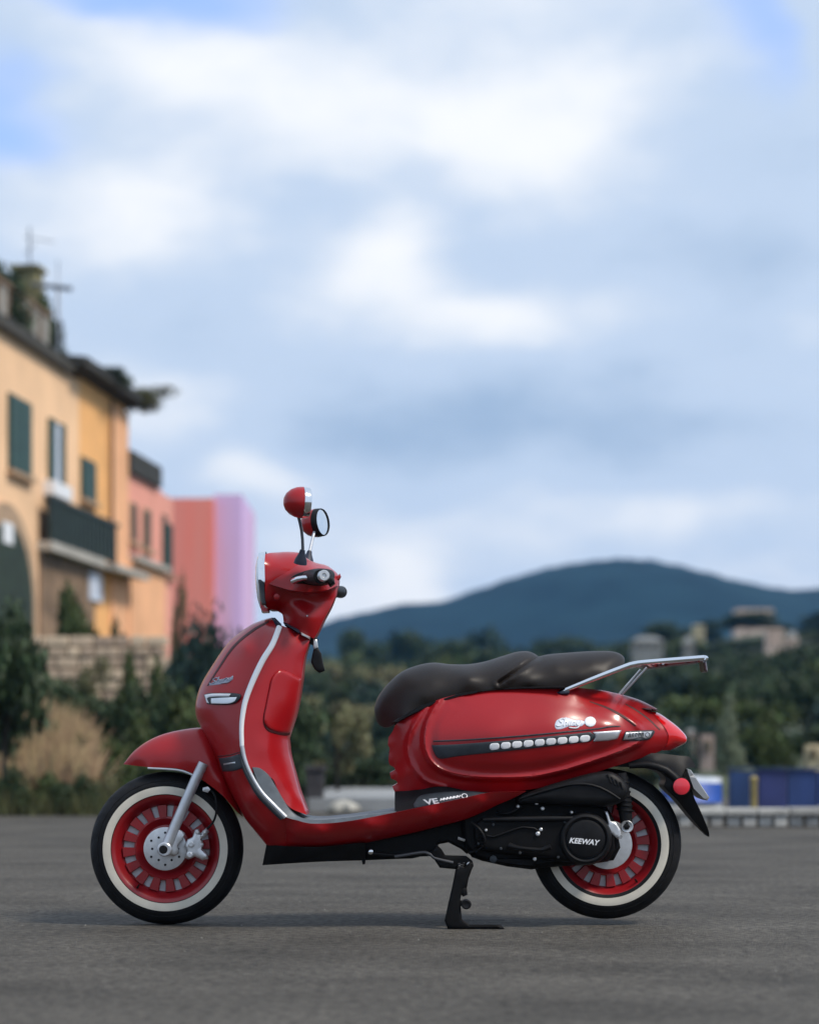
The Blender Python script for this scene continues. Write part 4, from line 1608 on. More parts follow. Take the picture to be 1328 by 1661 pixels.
# ---- front body (outer leg shield)
cowl = panel('leg_shield', [(440, 1002, 0.0, 'c'), (428, 1005, 0), (405, 1015, 0), (371, 1042, 0), (344, 1080, 0), (325, 1113, 0), (317, 1143, 0), (318.5, 1164, 0), (328, 1184, 0.02), (344, 1217, 0.04), (355, 1243, 0.05),
                            (369, 1275, 0.06), (385, 1305, 0.07), (398, 1329, 0.08), (413, 1348, 0.085), (432, 1371, 0.10, 'c'), (450, 1374, 0.115), (464, 1374, 0.125, 'c'), (463, 1326, 0.205, 'c'), (442, 1305, 0.207), (423, 1284, 0.207), (406.5, 1256, 0.205),
                            (397, 1232, 0.203), (392.5, 1210, 0.202), (391.6, 1186, 0.20), (393, 1164, 0.197), (398, 1137, 0.192), (409, 1107, 0.182), (425.5, 1072, 0.165), (442, 1045, 0.145), (453, 1016, 0.115, 'c')],
             [(380, 1060, 0.095), (400, 1050, 0.125), (350, 1120, 0.115), (375, 1140, 0.165), (340, 1160, 0.105), (365, 1200, 0.155), (380, 1250, 0.185), (400, 1300, 0.185), (430, 1040, 0.12), (430, 1330, 0.188), (440, 1350, 0.168)], RED, sco, 4.5)
# crease between nose centre and shield
decal('nose_seam', [(436, 1006, 'c'), (410, 1020), (378, 1047), (352, 1085), (335, 1113, 'c'), (338, 1113, 'c'), (356, 1085), (381, 1050), (412, 1024), (436, 1010, 'c')], cowl.h, 0.002, RECESS, sco, edge=1, res=2.5)

# ---- inner panel behind the shield
inner = panel('inner_shield', [(455, 1014, 0.10, 'c'), (444, 1046, 0.14), (428, 1074, 0.16), (412, 1108, 0.178), (401, 1138, 0.188), (396, 1165, 0.194), (394.5, 1187, 0.197), (395.5, 1210, 0.199), (400, 1232, 0.200), (409, 1254, 0.200, 'c'),
                               (440, 1262, 0.165), (452, 1285, 0.155), (470, 1310, 0.15), (497, 1322, 0.12, 'c'), (485, 1286, 0.085), (477, 1256, 0.075), (469, 1224, 0.07), (466, 1197, 0.07, 'c'), (480, 1153, 0.07), (489, 1102, 0.07), (493, 1069, 0.06), (503, 1037, 0.045, 'c'), (480, 1024, 0.06)],
              [(440, 1120, 0.150), (430, 1170, 0.165), (460, 1090, 0.125), (465, 1140, 0.115), (430, 1215, 0.172), (450, 1230, 0.135), (455, 1050, 0.125), (480, 1050, 0.09), (480, 1290, 0.115), (460, 1270, 0.14)], RED, sco, 4.5)
glove = decal('glovebox_door', [(455, 1087), (488, 1101, 'c'), (480, 1152), (469.5, 1190, 'c'), (453, 1189), (434, 1181), (427.5, 1169), (431, 1145), (436, 1120), (442, 1098)], inner.h, 0.009, RED, sco, edge=5)
decal('glovebox_seam', [(427, 1168), (431, 1145), (434, 1148), (430.5, 1168), (436, 1178.5), (453, 1186.5), (470, 1187.5), (469, 1193), (452, 1192), (432.5, 1184)], inner.h, 0.003, RECESS, sco, edge=1, res=2)
# bright edge trim
tp1 = [(453, 1017, 0.118), (442, 1045, 0.148), (425.5, 1072, 0.168), (409, 1107, 0.186), (398, 1137, 0.195), (393, 1164, 0.20), (391.6, 1186, 0.203), (392.5, 1212, 0.205)]
tp2 = [(392.5, 1210, 0.206), (397, 1232, 0.207), (406.5, 1256, 0.209), (423, 1284, 0.211), (442, 1305, 0.211), (463, 1326, 0.209)]
tube('shield_trim', [P(a, b, -h) for a, b, h in tp1], [0.0085, 0.0085, 0.009, 0.009, 0.0085, 0.008, 0.007, 0.0065], WHITETRIM, sco, 12, 0.012)
tube('shield_trim', [P(a, b, -h) for a, b, h in tp2], [0.0065, 0.006, 0.006, 0.0065, 0.0075, 0.0075], SILVER, sco, 12, 0.012)
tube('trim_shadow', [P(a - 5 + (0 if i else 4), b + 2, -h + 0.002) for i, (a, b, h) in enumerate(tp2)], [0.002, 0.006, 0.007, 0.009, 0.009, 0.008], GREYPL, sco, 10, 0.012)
slab('trim_cap', [(440, 1002), (446, 1002), (456, 1012), (455, 1020), (449, 1019)], -0.11, 0.012, NAVY, sco)
# grey side badge
bdg = decal('side_badge', [(354, 1230, 'c'), (372, 1228), (388, 1223, 'c'), (393, 1234), (395, 1246, 'c'), (378, 1251), (361, 1252, 'c')], cowl.h, 0.006, GREYPL, sco, edge=2)
decal('badge_line', [(362, 1239, 'c'), (381, 1236, 'c'), (381.5, 1238.5, 'c'), (362.5, 1241.5, 'c')], lambda p: cowl.h(p) + 0.0062, 0.001, ALU, bdg, edge=1, res=2, back=0.001)
decal('seam_line', [(352, 1226.5, 'c'), (372, 1224), (390, 1219, 'c'), (390, 1220.6, 'c'), (372, 1226), (353, 1228.3, 'c')], cowl.h, 0.0025, RECESS, sco, edge=1, res=2)
# front marker lamp
lampf = decal('marker_lamp', [(330, 1127, 'c'), (340, 1124.5), (360, 1124), (380, 1124.5), (391, 1127), (389, 1134), (381, 1141), (368, 1143.5), (350, 1143.5), (336, 1142.5, 'c')], cowl.h, 0.010, GREYPL, sco, edge=3, res=3)
decal('chrome_strip', [(331.5, 1127.5, 'c'), (345, 1125.5), (374, 1125.5, 'c'), (372, 1130, 'c'), (346, 1130.5), (336, 1133), (339, 1141, 'c'), (335, 1140, 'c')], lambda p: cowl.h(p) + 0.0102, 0.003, WHITETRIM, lampf, edge=1.5, res=2)
decal('lens', [(342, 1133, 'c'), (358, 1132), (384, 1131, 'c'), (380, 1138), (370, 1141.5), (342, 1141.5, 'c')], lambda p: cowl.h(p) + 0.0102, 0.002, GLASS, lampf, edge=2, res=2)


def script(pts_list, base, off, rad, m, parent, name='script_stroke'):
    for k, line in enumerate(pts_list):
        ln = smooth_line(line, 1.2)
        h = base(ln[:, :2])
        tube(name, [P(a, b, -(hh_ + off)) for (a, b), hh_ in zip(ln[:, :2], h)], rad, m, parent, 6)


def script_word(x0, y0, sx, sy, shear, rise):
    """a slanted handwritten word: capital S, then h, i, n, y"""
    raw = [
        [(9, 2), (6, 0), (2.5, 2), (4, 5), (7, 7), (7, 10.5), (3, 12), (0, 10)],
        [(10, -1), (10, 12), (10, 8), (12, 5.5), (14, 7), (14, 12)],
        [(16.5, 5.5), (16.5, 11), (18, 12)],
        [(19.5, 5.5), (19.5, 12), (20, 8), (22.5, 5.5), (24.5, 7), (24.5, 12)],
        [(26.5, 5.5), (26.8, 10), (29, 12), (31, 10), (31.3, 5.5), (31, 12), (29.5, 16), (25, 16.5), (18, 15)],
    ]
    out = []
    for s in raw:
        out.append([(x0 + (a + (12 - b) * shear) * sx, y0 + b * sy - (a * sx) * rise) for a, b in s])
    return out


SCRIPTM = mat('blue_grey_script', (0.30, 0.33, 0.40), 0.4, metal=0.3)
emb = decal('script_emblem', [(338, 1111.5), (348, 1106), (359, 1102), (370, 1101), (378, 1096), (377, 1103), (366, 1108), (352, 1111)], cowl.h, 0.001, SCRIPTM, sco, edge=1, res=2.5)
script(script_word(339, 1101, 1.15, 0.75, 0.35, 0.20), cowl.h, 0.002, 0.0017, SCRIPTM, emb)

# ---- floor board
skirt = panel('floor_side', [(463, 1326, 0.207, 'c'), (480, 1331, 0.208), (507, 1336.5, 0.208), (561, 1333, 0.208), (642, 1318, 0.208), (700, 1306, 0.208), (760, 1293, 0.207), (795, 1286, 0.205), (853, 1284, 0.195, 'c'),
                             (830, 1296, 0.175), (809, 1305, 0.165), (785, 1317, 0.155), (753, 1330, 0.145), (715, 1340, 0.135), (676, 1350, 0.13), (620, 1362, 0.12), (580, 1370, 0.115), (520, 1376, 0.115), (464, 1375, 0.12, 'c')],
              [(520, 1350, 0.206), (600, 1342, 0.205), (700, 1322, 0.203), (780, 1302, 0.200), (480, 1350, 0.195), (530, 1365, 0.165), (620, 1352, 0.175)], RED, sco, 4.5)
panel('foot_mat', [(409, 1245, 0.20, 'c'), (420, 1246, 0.195), (434, 1256.5, 0.19), (444.5, 1273, 0.19), (458, 1297, 0.19), (472, 1317, 0.19), (491, 1329, 0.19), (534, 1329.5, 0.19), (642, 1316, 0.19, 'c'), (642, 1319, 0.2, 'c'), (561, 1334, 0.203), (507, 1337, 0.203), (480, 1330.5, 0.203), (463, 1325.5, 0.203),
                   (442, 1304, 0.204), (423, 1280, 0.204)], [], MATG, sco, 3.5)
panel('belly_pan', [(432, 1370, 0.10, 'c'), (464, 1373, 0.14), (520, 1374, 0.145), (580, 1368, 0.145), (592, 1368, 0.145, 'c'), (592, 1396, 0.11, 'c'), (526, 1398, 0.11), (470, 1401, 0.10), (425.5, 1404, 0.08, 'c')], [(500, 1388, 0.135)], BLACK, sco, 6)

# ---- rear body
outer_ridge = smooth_line([(692, 1147), (680, 1162), (668, 1184), (661, 1208), (664.5, 1233), (677, 1254), (693, 1268), (722, 1277)], 4)
inner_poly = smooth_line([(722, 1122), (700, 1150), (690, 1170), (685, 1193), (686, 1215), (695, 1236), (715, 1252), (748, 1261.5), (793, 1265.5), (860, 1264), (908, 1255), (956, 1240.5), (1004, 1224), (1029, 1213), (1043, 1204), (1050, 1196), (1040, 1178), (1000, 1150), (940, 1128), (840, 1120), (760, 1128)], 4, True)


inner_low = smooth_line([(712, 1136), (700, 1150), (690, 1170), (685, 1193), (686, 1215), (695, 1236), (715, 1252), (748, 1261.5), (793, 1265.5), (860, 1264), (908, 1255), (956, 1240.5), (1004, 1224), (1029, 1213), (1043, 1204)], 4)


def body_relief(p):
    d = seg_dist(p, outer_ridge, False)
    h = 0.0085 * np.exp(-(d / 4.0)**2)
    ins = inside(p, inner_poly)
    d2 = seg_dist(p, inner_poly, True)
    sd_ = np.where(ins, d2, -d2)
    low = ss(1150, 1190, p[:, 1]) if True else 1
    fade = np.maximum(1 - ss(700, 765, p[:, 0]), ss(1132, 1196, p[:, 1])) * (1 - ss(1030, 1056, p[:, 0]))
    fade = np.maximum(fade, 0)
    h = h + fade * (0.012 * ss(-5, 5, sd_) + 0.0095 * np.exp(-((sd_ - 3) / 4.5)**2) - 0.005 * np.exp(-((sd_ - 16) / 7.0)**2))
    # hollow between the ridges
    return h


teeth = [(640, 1178, 0.12, 'c'), (637, 1186, 0.11), (630, 1196, 0.10, 'c'), (629, 1208, 0.10, 'c'), (632, 1214, 0.10, 'c'), (630, 1234, 0.10, 'c'), (632, 1241, 0.10, 'c'), (639, 1245, 0.10, 'c'), (641, 1249, 0.1, 'c'), (632, 1254, 0.10, 'c'), (634, 1263, 0.10, 'c'), (643, 1267, 0.10, 'c'), (645, 1271, 0.1, 'c'), (636, 1276, 0.10, 'c'), (640, 1285, 0.10, 'c')]
body = panel('rear_body', [(658, 1160, 0.13), (680, 1149, 0.135), (703, 1137.7, 0.135), (748, 1125, 0.135), (793, 1118, 0.135), (838.5, 1115, 0.13), (890, 1114, 0.12), (937, 1116, 0.10, 'c'), (975, 1119.5, 0.0, 'c'), (1009, 1127, 0), (1038, 1136, 0), (1066, 1150, 0.0, 'c'), (1055, 1154, 0.03, 'c'), (1067, 1167, 0.045), (1079, 1182, 0.055), (1084, 1194, 0.055), (1081, 1208, 0.05), (1072, 1218, 0.045, 'c'),
                           (1053, 1225.5, 0.06), (1004.6, 1241, 0.09), (956, 1256, 0.115), (908, 1270, 0.13), (860, 1281, 0.145), (793, 1286, 0.150), (757, 1284, 0.150), (719, 1277, 0.145), (680, 1281, 0.135)] + list(reversed(teeth)),
             [(800, 1190, 0.213), (700, 1200, 0.178), (660, 1215, 0.142), (900, 1190, 0.195), (980, 1180, 0.155), (1040, 1185, 0.105), (750, 1160, 0.178), (850, 1150, 0.176), (940, 1150, 0.145), (1000, 1150, 0.105), (760, 1240, 0.190), (860, 1235, 0.186), (960, 1215, 0.150), (660, 1255, 0.14)],
             RED, sco, 3.4, extra=body_relief, lines=[(outer_ridge, (-9, -4.5, -2, 0, 2, 4.5, 9)), (inner_low, (-20, -15, -10, -5, -2, 0, 2, 4, 7, 10, 15))])
# grille slots in the front face of the rear body
for k, vv_ in enumerate((1219, 1226)):
    slab('grille_slot', [(629.5, vv_), (640, vv_ + 2), (640, vv_ + 4), (629.5, vv_ + 3)], -0.05, 0.035, RECESS, sco, edge=1)
# side strip and its segments
strip = decal('side_strip', [(700, 1209, 'c'), (740, 1207.5), (791, 1203.5), (850, 1198.5), (910, 1192.5), (957, 1187.5, 'c'), (968, 1195, 'c'), (957, 1203.5, 'c'), (900, 1210), (850, 1216), (791, 1222), (740, 1227.5), (712, 1231), (704, 1222)], body.h, 0.003, GREYPL, sco, edge=2, res=4)
decal('strip_line', [(702, 1201.5, 'c'), (760, 1199), (850, 1192.5), (920, 1186), (970, 1181), (990, 1177.5), (1006, 1177.5, 'c'), (1006, 1179.5, 'c'), (990, 1180), (970, 1183.4), (920, 1188.4), (850, 1195), (760, 1201.5), (702, 1204, 'c')], body.h, 0.0028, GREYPL, sco, edge=1, res=3)
for k in range(9):
    a = 794.0 + 18.35 * k
    va, vb = 1217.0 - 1.62 * k, 1206.9 - 1.62 * k
    sl = -1.62 / 18.35
    e_ = 15.6
    oo = decal('light_segment', [(a + 2.2, va), (a, va - 2.4), (a, vb + 2.4), (a + 2.2, vb - 0.3), (a + e_ - 2.2, vb + sl * e_ + 0.3), (a + e_, vb + sl * e_ + 2.4), (a + e_, va + sl * e_ - 2.4), (a + e_ - 2.2, va + sl * e_)],
               lambda p: body.h(p) + 0.003, 0.0008, WHITEPL, strip, edge=0.9, res=2.5)
decal('strip_end', [(961, 1187.5, 'c'), (985, 1186), (1008, 1184.5, 'c'), (1001, 1199, 'c'), (985, 1202), (961, 1203.5, 'c'), (965, 1195.5)], body.h, 0.0045, SILVER, sco, edge=2, res=2.5)
bd2 = decal('rear_badge', [(1014, 1186.5, 'c'), (1060, 1184.5), (1062, 1187), (1056, 1197.5), (1048, 1201), (1008.5, 1202, 'c')], body.h, 0.005, GREYPL, sco, edge=1.5, res=2.5)
decal('badge_face', [(1015.5, 1188.5, 'c'), (1058, 1186.5, 'c'), (1053, 1196.5), (1046, 1198.5), (1041, 1196), (1024, 1199.5), (1010.5, 1200.5, 'c')], lambda p: body.h(p) + 0.005, 0.002, SILVER, bd2, edge=1.5, res=2.5)
rb_ = float(body.h(np.array([[1034., 1192.]]))[0])
rb1 = float(body.h(np.array([[1014., 1192.]]))[0])
rb2 = float(body.h(np.array([[1054., 1192.]]))[0])
script([[(1019 + 5.2 * k, 1196.5 - 0.35 * k), (1021 + 5.2 * k, 1190 - 0.35 * k), (1022.6 + 5.2 * k, 1190.6 - 0.35 * k), (1021.4 + 5.2 * k, 1196.2 - 0.35 * k)] for k in range(5)]
       + [[(1050 + 3.6 * math.cos(a), 1192.2 + 3.6 * math.sin(a)) for a in np.linspace(0, 6.283, 9)]], body.h, 0.0075, 0.0011, GREYPL, bd2)
# script on the rear body
semb = decal('script_emblem', [(899.5, 1177), (903, 1168.5), (912, 1165), (921, 1164.5), (930, 1168), (944, 1169), (949, 1172), (942, 1178.5), (925, 1178), (910, 1183), (902, 1183)], body.h, 0.001, mat('pale_blue_script_back', (0.50, 0.55, 0.66), 0.4), sco, edge=1, res=2.5)
script(script_word(901, 1166, 1.25, 1.02, 0.25, 0.05), body.h, 0.0018, 0.0021, WHITETRIM, semb)
pe = P(957, 1171, -(float(body.h(np.array([[957., 1171.]]))[0]) + 0.0))
dm = decal('round_emblem', [(957 + 9.5 * math.cos(a), 1171 + 8.6 * math.sin(a)) for a in np.linspace(0, 6.283, 17)[:-1]], body.h, 0.003, WHITETRIM, sco, edge=2, res=2.5)
# panel joints of the tail
decal('tail_seam', [(956, 1137, 'c'), (985, 1147), (1010, 1160), (1032, 1177, 'c'), (1030, 1179, 'c'), (1007, 1163), (984, 1150), (956, 1139, 'c')], body.h, 0.0012, RECESS, sco, edge=1, res=2.5)
decal('tail_seam', [(1014, 1141, 'c'), (1034, 1152), (1054, 1167), (1071, 1184, 'c'), (1069, 1185, 'c'), (1052, 1169), (1032, 1154), (1014, 1143, 'c')], body.h, 0.0012, RECESS, sco, edge=1, res=2.5)
slab('tail_lip', [(1011, 1145), (1020, 1144), (1050, 1149), (1066, 1151), (1067, 1153.5), (1050, 1153), (1018, 1149)], 0.0, 0.055, RECESS, sco, edge=2, res=3)
# tail light
panel('tail_light', [(1056, 1154, 0.03, 'c'), (1068, 1157, 0.0), (1086, 1169, 0), (1101, 1181, 0), (1113, 1195, 0), (1113, 1204, 0), (1100, 1212, 0.0), (1088, 1217, 0.02, 'c'), (1073, 1217.5, 0.045, 'c'), (1081, 1208, 0.052), (1084, 1194, 0.058), (1079, 1182, 0.058), (1067, 1167, 0.048)],
      [(1095, 1192, 0.046), (1090, 1205, 0.043), (1070, 1162, 0.032), (1082, 1174, 0.042)], TAIL, sco, 3.5)

# lower front of the rear body: black base with lettering
base_b = panel('body_base', [(640, 1284, 0.10, 'c'), (680, 1280, 0.13), (719, 1276, 0.155), (757, 1283, 0.17), (796, 1286, 0.18, 'c'), (790, 1292, 0.19, 'c'), (762, 1296, 0.192), (700, 1306, 0.195), (640, 1318, 0.18, 'c')], [(700, 1290, 0.165)], BLACK, sco, 4.5)
nb_ = decal('name_plate', [(670, 1305, 'c'), (680, 1292), (700, 1287), (757, 1283.5), (792, 1287, 'c'), (788, 1291.5, 'c'), (740, 1299), (700, 1306), (672, 1311, 'c')], base_b.h, 0.003, GREYPL, sco, edge=2, res=3)
hb = [float(base_b.h(np.array([[a, b]]))[0]) for a, b in ((690., 1300.), (720., 1297.), (750., 1291.))]
lettering('VE', 686, 712, 1300.5, -(hb[0] + 0.019), WHITEPL, nb_, rot=0.12, shear=-0.2, bold=0.03, squash=0.62, tilt=-(hb[1] - hb[0]) / (30 * S))
script([[(714 + 5.4 * k, 1299.5 - 0.95 * k), (715.4 + 5.4 * k, 1295.6 - 0.95 * k), (717.2 + 5.4 * k, 1298.4 - 0.95 * k), (719.4 + 5.4 * k, 1294.8 - 0.95 * k)] for k in range(6)]
       + [[(753 + 4.4 * math.cos(a), 1291.5 + 3.4 * math.sin(a)) for a in np.linspace(0, 6.283, 11)]], base_b.h, 0.0045, 0.0015, WHITEPL, nb_)

# ---- seat
crease = smooth_line([(873, 1066), (858, 1074), (835, 1090), (809, 1108)], 4)


def seat_relief(p):
    d = seg_dist(p, crease, False)
    return -0.008 * np.exp(-(d / 2.6)**2) + 0.004 * np.exp(-((d - 7) / 4)**2)


seat = panel('seat', [(607, 1150, 0), (609, 1140, 0), (615, 1127, 0), (631, 1107, 0), (653, 1089, 0), (680, 1078.6, 0), (703, 1075, 0), (730, 1077.5, 0), (759.5, 1077.5, 0), (786.5, 1073, 0), (816, 1064, 0), (838.5, 1057.5, 0), (855, 1056.5, 0), (866, 1060, 0), (873, 1065, 0.0, 'c'), (890, 1061.5, 0), (925, 1058.5, 0), (956, 1056.5, 0), (990, 1056.5, 0), (1005, 1060.5, 0), (1012.5, 1068, 0), (1011, 1079, 0.05),
                      (985, 1095, 0.115), (960, 1106, 0.125), (925, 1116, 0.13), (890, 1117.5, 0.135), (838, 1118, 0.14), (793, 1121, 0.142), (748, 1128, 0.142), (703, 1141, 0.142), (658, 1164, 0.135), (640, 1174, 0.11), (630, 1179, 0.08), (622, 1180, 0.05), (612, 1173, 0.02), (608, 1161, 0)],
             [(660, 1120, 0.115), (700, 1105, 0.130), (760, 1100, 0.142), (820, 1090, 0.135), (860, 1085, 0.12), (900, 1080, 0.115), (960, 1075, 0.105), (640, 1145, 0.10), (860, 1108, 0.147), (940, 1098, 0.132), (990, 1075, 0.085), (690, 1130, 0.146)], SEATM, sco, 3.6, extra=seat_relief, lines=[(crease, (-9, -5, -2.5, 0, 2.5, 5, 9))])
slab('seat_base', [(640, 1176), (660, 1165), (705, 1143), (750, 1130), (795, 1122), (840, 1119), (920, 1117), (920, 1112), (840, 1113), (750, 1122), (680, 1144), (634, 1172)], 0.0, 0.148, BLACK, sco, edge=2)

# ---- luggage rack
rk = tube('rear_rack', [P(908, 1124, -0.125), P(918, 1119, -0.127), P(960, 1102, -0.128), P(1022, 1078.5, -0.125), P(1034, 1076, -0.124), P(1060, 1073.5, -0.12), P(1141, 1067, -0.10)], 0.0078, CHROME, sco, 14, 0.02)
q = []
for (a, b, h_) in ((908, 1124, -0.125), (918, 1119, -0.127), (960, 1102, -0.128), (1022, 1078.5, -0.125), (1034, 1076, -0.124), (1060, 1073.5, -0.12), (1141, 1067, -0.10)):
    pz = P(a, b, h_)
    q.append(Vector((pz.x, -pz.y, pz.z)))
tube('far_rail', q, 0.0078, CHROME, rk, 14, 0.02)
pe = P(1141, 1067, -0.10)
tube('end_bar', [(pe.x, pe.y, pe.z), (pe.x + 0.012, pe.y + 0.04, pe.z), (pe.x + 0.014, 0, pe.z), (pe.x + 0.012, -pe.y - 0.04, pe.z), (pe.x, -pe.y, pe.z)], 0.0078, CHROME, rk, 14, 0.02)
for x_ in (1035, 1075):
    pz = P(x_, 1077.5 - (x_ - 1035) * 0.07, -0.11)
    tube('cross_bar', [pz, Vector((pz.x, -pz.y, pz.z))], 0.006, CHROME, rk, 10)
tube('strut', [P(1049, 1083, -0.09), P(1036, 1097, -0.085), P(1009, 1126, -0.06)], 0.0036, SILVER, rk, 10)
pz = P(1009, 1126, -0.06)
pa_ = P(1049, 1083, -0.09)
tube('strut', [Vector((pa_.x, -pa_.y, pa_.z)), Vector((pz.x, -pz.y, pz.z))], 0.0036, SILVER, rk, 10)
slab('rack_plate', [(1045, 1078.5), (1135, 1071), (1135, 1074.5), (1050, 1084)], 0.0, 0.085, mat('plate_red_reflection', (0.10, 0.008, 0.010), 0.4), rk, edge=1, res=5)  # red reflection of the tail put into the plate's colour
slab('rail_foot', [(903, 1123), (912, 1120), (924, 1121), (922, 1127), (906, 1127)], -0.125, 0.012, NAVY, rk, edge=2, res=3)
slab('rear_reflector', [(1139, 1072), (1145, 1072), (1148, 1090), (1141, 1090)], 0.0, 0.05, mat('dark_reflector', (0.035, 0.006, 0.007), 0.3), rk, edge=2, res=3)

# ---- rear mudguard, plate, reflector
rm_ = panel('rear_mudguard', [(1000, 1244, 0.06, 'c'), (1020, 1234, 0.065), (1043, 1224, 0.065), (1060, 1222, 0.06), (1101, 1226, 0.05), (1119, 1229, 0.035), (1129, 1245, 0.03, 'c'), (1112, 1246, 0.06, 'c'), (1109, 1257, 0.07), (1122, 1281, 0.07), (1126, 1295, 0.07), (1136, 1316, 0.06), (1149, 1348, 0.03), (1150, 1358, 0.015), (1146, 1356, 0.02), (1125, 1332, 0.05), (1097, 1297, 0.065), (1085, 1285, 0.07), (1077, 1275, 0.07), (1080, 1264, 0.07), (1072, 1254, 0.07), (1053, 1247, 0.07), (1030, 1245, 0.065)],
            [(1105, 1280, 0.082), (1060, 1236, 0.075)], BLACK, sco, 4.5)
tube('mudguard_brace', [P(1020, 1243, -0.075), P(1050, 1241, -0.078), P(1080, 1250, -0.08), P(1100, 1268, -0.08)], [0.008, 0.011, 0.012, 0.012], BLACK, sco, 10, 0.02)
rfl = lathe('round_reflector', P(1105, 1276, -0.082), (0, -1, 0), [(-0.004, 15.0 * S), (0.008, 15.0 * S), (0.010, 14.2 * S), (0.010, 13.4 * S)], BLACK, sco, 32)
lathe('lens', P(1105, 1276, -0.092), (0, -1, 0), [(0.0, 13.4 * S), (0.002, 13.2 * S), (0.004, 10 * S), (0.005, 0)], REFLR, rfl, 32)
slab('number_plate', [(1112, 1246.5), (1120, 1249), (1150.5, 1294), (1147, 1299), (1140, 1296), (1124, 1280)], 0.0, 0.095, PLATE, sco, edge=1.2, res=5)

# ---- engine and drive
eng = slab('engine', [(745, 1322), (790, 1296), (840, 1278), (880, 1272), (950, 1290), (985, 1310), (996, 1330), (998, 1378), (986, 1398), (950, 1403), (880, 1408), (862, 1411), (822, 1406), (782, 1397), (765, 1391), (752, 1372), (748, 1345)], -0.045, 0.085, BLACKMATT, sco, edge=8, res=7)
slab('air_box', [(836, 1298), (864, 1283), (910, 1268), (958, 1255), (989, 1252), (1005, 1260), (1018, 1276), (1019.5, 1287), (1010, 1300), (984, 1309), (940, 1308), (880, 1305), (845, 1304)], -0.125, 0.055, BLACK, eng, edge=12, res=5, smooth=True, angle=60)
for k in range(4):
    slab('air_box_rib', [(984 + k * 7, 1256 + k * 4), (987 + k * 7, 1257 + k * 4.3), (993 + k * 6, 1272 + k * 3), (990 + k * 6, 1272 + k * 3)], -0.178, 0.004, BLACK, eng, edge=1, res=4)
tube('air_box_seam', [P(842, 1296, -0.176), P(880, 1284, -0.181), P(925, 1273, -0.182), P(960, 1274, -0.182), P(985, 1284, -0.181), P(1005, 1297, -0.176)], 0.004, BLACK, eng, 8, 0.02)
slab('drive_cover', [(783, 1327), (860, 1324), (935, 1322), (962, 1324), (985, 1345), (986, 1378), (970, 1396), (945, 1402), (900, 1396), (850, 1390), (800, 1384), (772, 1376), (768, 1350), (772, 1334)], -0.125, 0.035, BLACKMATT, eng, edge=8, res=6)
tube('cover_rib', [P(783, 1330, -0.162), P(850, 1329, -0.163), P(920, 1328, -0.163), P(940, 1327, -0.158)], [0.006, 0.008, 0.009, 0.006], BLACK, eng, 10, 0.03)
tube('cover_rib', [P(790, 1356, -0.16), P(800, 1358, -0.162), P(825, 1349, -0.163), P(848, 1342, -0.163), P(866, 1344, -0.163), P(874, 1349, -0.16)], 0.003, BLACK, eng, 8, 0.02)
slab('sump', [(822, 1391), (870, 1392), (868, 1408), (850, 1407), (800, 1400), (795, 1392)], -0.09, 0.05, BLACKMATT, eng, edge=3)
cvt = lathe('clutch_cover', P(949, 1361, -0.150), (0, -1, 0), [(-0.02, 42 * S), (0.010, 42 * S), (0.020, 39 * S), (0.023, 35.5 * S), (0.021, 33 * S), (0.0145, 32 * S), (0.0145, 30.5 * S), (0.021, 30 * S), (0.024, 26 * S), (0.024, 0)], BLACK, eng, 64, angle=30)
lettering('KEEWAY', 923, 973, 1365.5, -0.1755, WHITEPL, cvt, rot=-0.085, shear=0.25, bold=0.03)
for (a, b, r) in ((840, 1308.5, 2.6), (870, 1303, 2.9), (880, 1312, 2.9), (927, 1318, 2.2), (877, 1346, 3.0), (872, 1353, 3.6), (788, 1347, 2.4), (867, 1394, 2.8)):
    lathe('bolt', P(a, b, -0.160), (0, -1, 0), [(-0.03, r * S), (0.004, r * S), (0.006, r * S * .6), (0.006, 0)], ALU, eng, 10)
slab('bracket', [(755, 1331), (759, 1331), (758, 1352), (754, 1352)], -0.12, 0.006, ALU, eng, edge=1)
slab('bracket', [(743, 1358), (755, 1362), (753, 1366), (742, 1362)], -0.12, 0.006, ALU, eng, edge=1)
# rear brake parts and shock absorber
rcal = slab('rear_caliper', [(981, 1317), (985, 1316), (990, 1332), (998, 1334), (1006, 1346), (1008, 1358), (1002, 1362), (990, 1352), (984, 1345), (986, 1336)], -0.142, 0.012, ALU, sco, edge=2, res=3)
lathe('bolt', P(1006, 1358, -0.152), (0, -1, 0), [(0, 3 * S), (0.006, 3 * S), (0.006, 0)], CHROME, rcal, 10)
slab('swing_arm', [(960, 1330), (1000, 1345), (1006, 1375), (995, 1396), (960, 1400)], -0.075, 0.015, BLACKMATT, sco, edge=4)
shk = tube('shock_absorber', [P(1004, 1255, -0.105), P(1013, 1310, -0.105), P(1016, 1338, -0.105)], [0.022, 0.022, 0.017], BLACK, sco, 18)
hel = []
for k in range(80):
    t = k / 79
    an = t * 2 * math.pi * 7
    cpt = P(1005, 1262, -0.105).lerp(P(1014, 1316, -0.105), t)
    hel.append(cpt + Vector((math.cos(an) * 0.0225, math.sin(an) * 0.0225, 0)))
tube('spring', hel, 0.004, BLACK, shk, 6)
lathe('lower_mount', P(1016, 1341, -0.11), (0, -1, 0), [(0.0, 10 * S), (0.012, 10 * S), (0.014, 9 * S), (0.012, 6.5 * S), (0.012, 0)], ALU, shk, 24)
lathe('nut', P(1016, 1341, -0.122), (0, -1, 0), [(0, 5.5 * S), (0.008, 5 * S), (0.010, 3 * S), (0.010, 0)], BLACK, shk, 6)

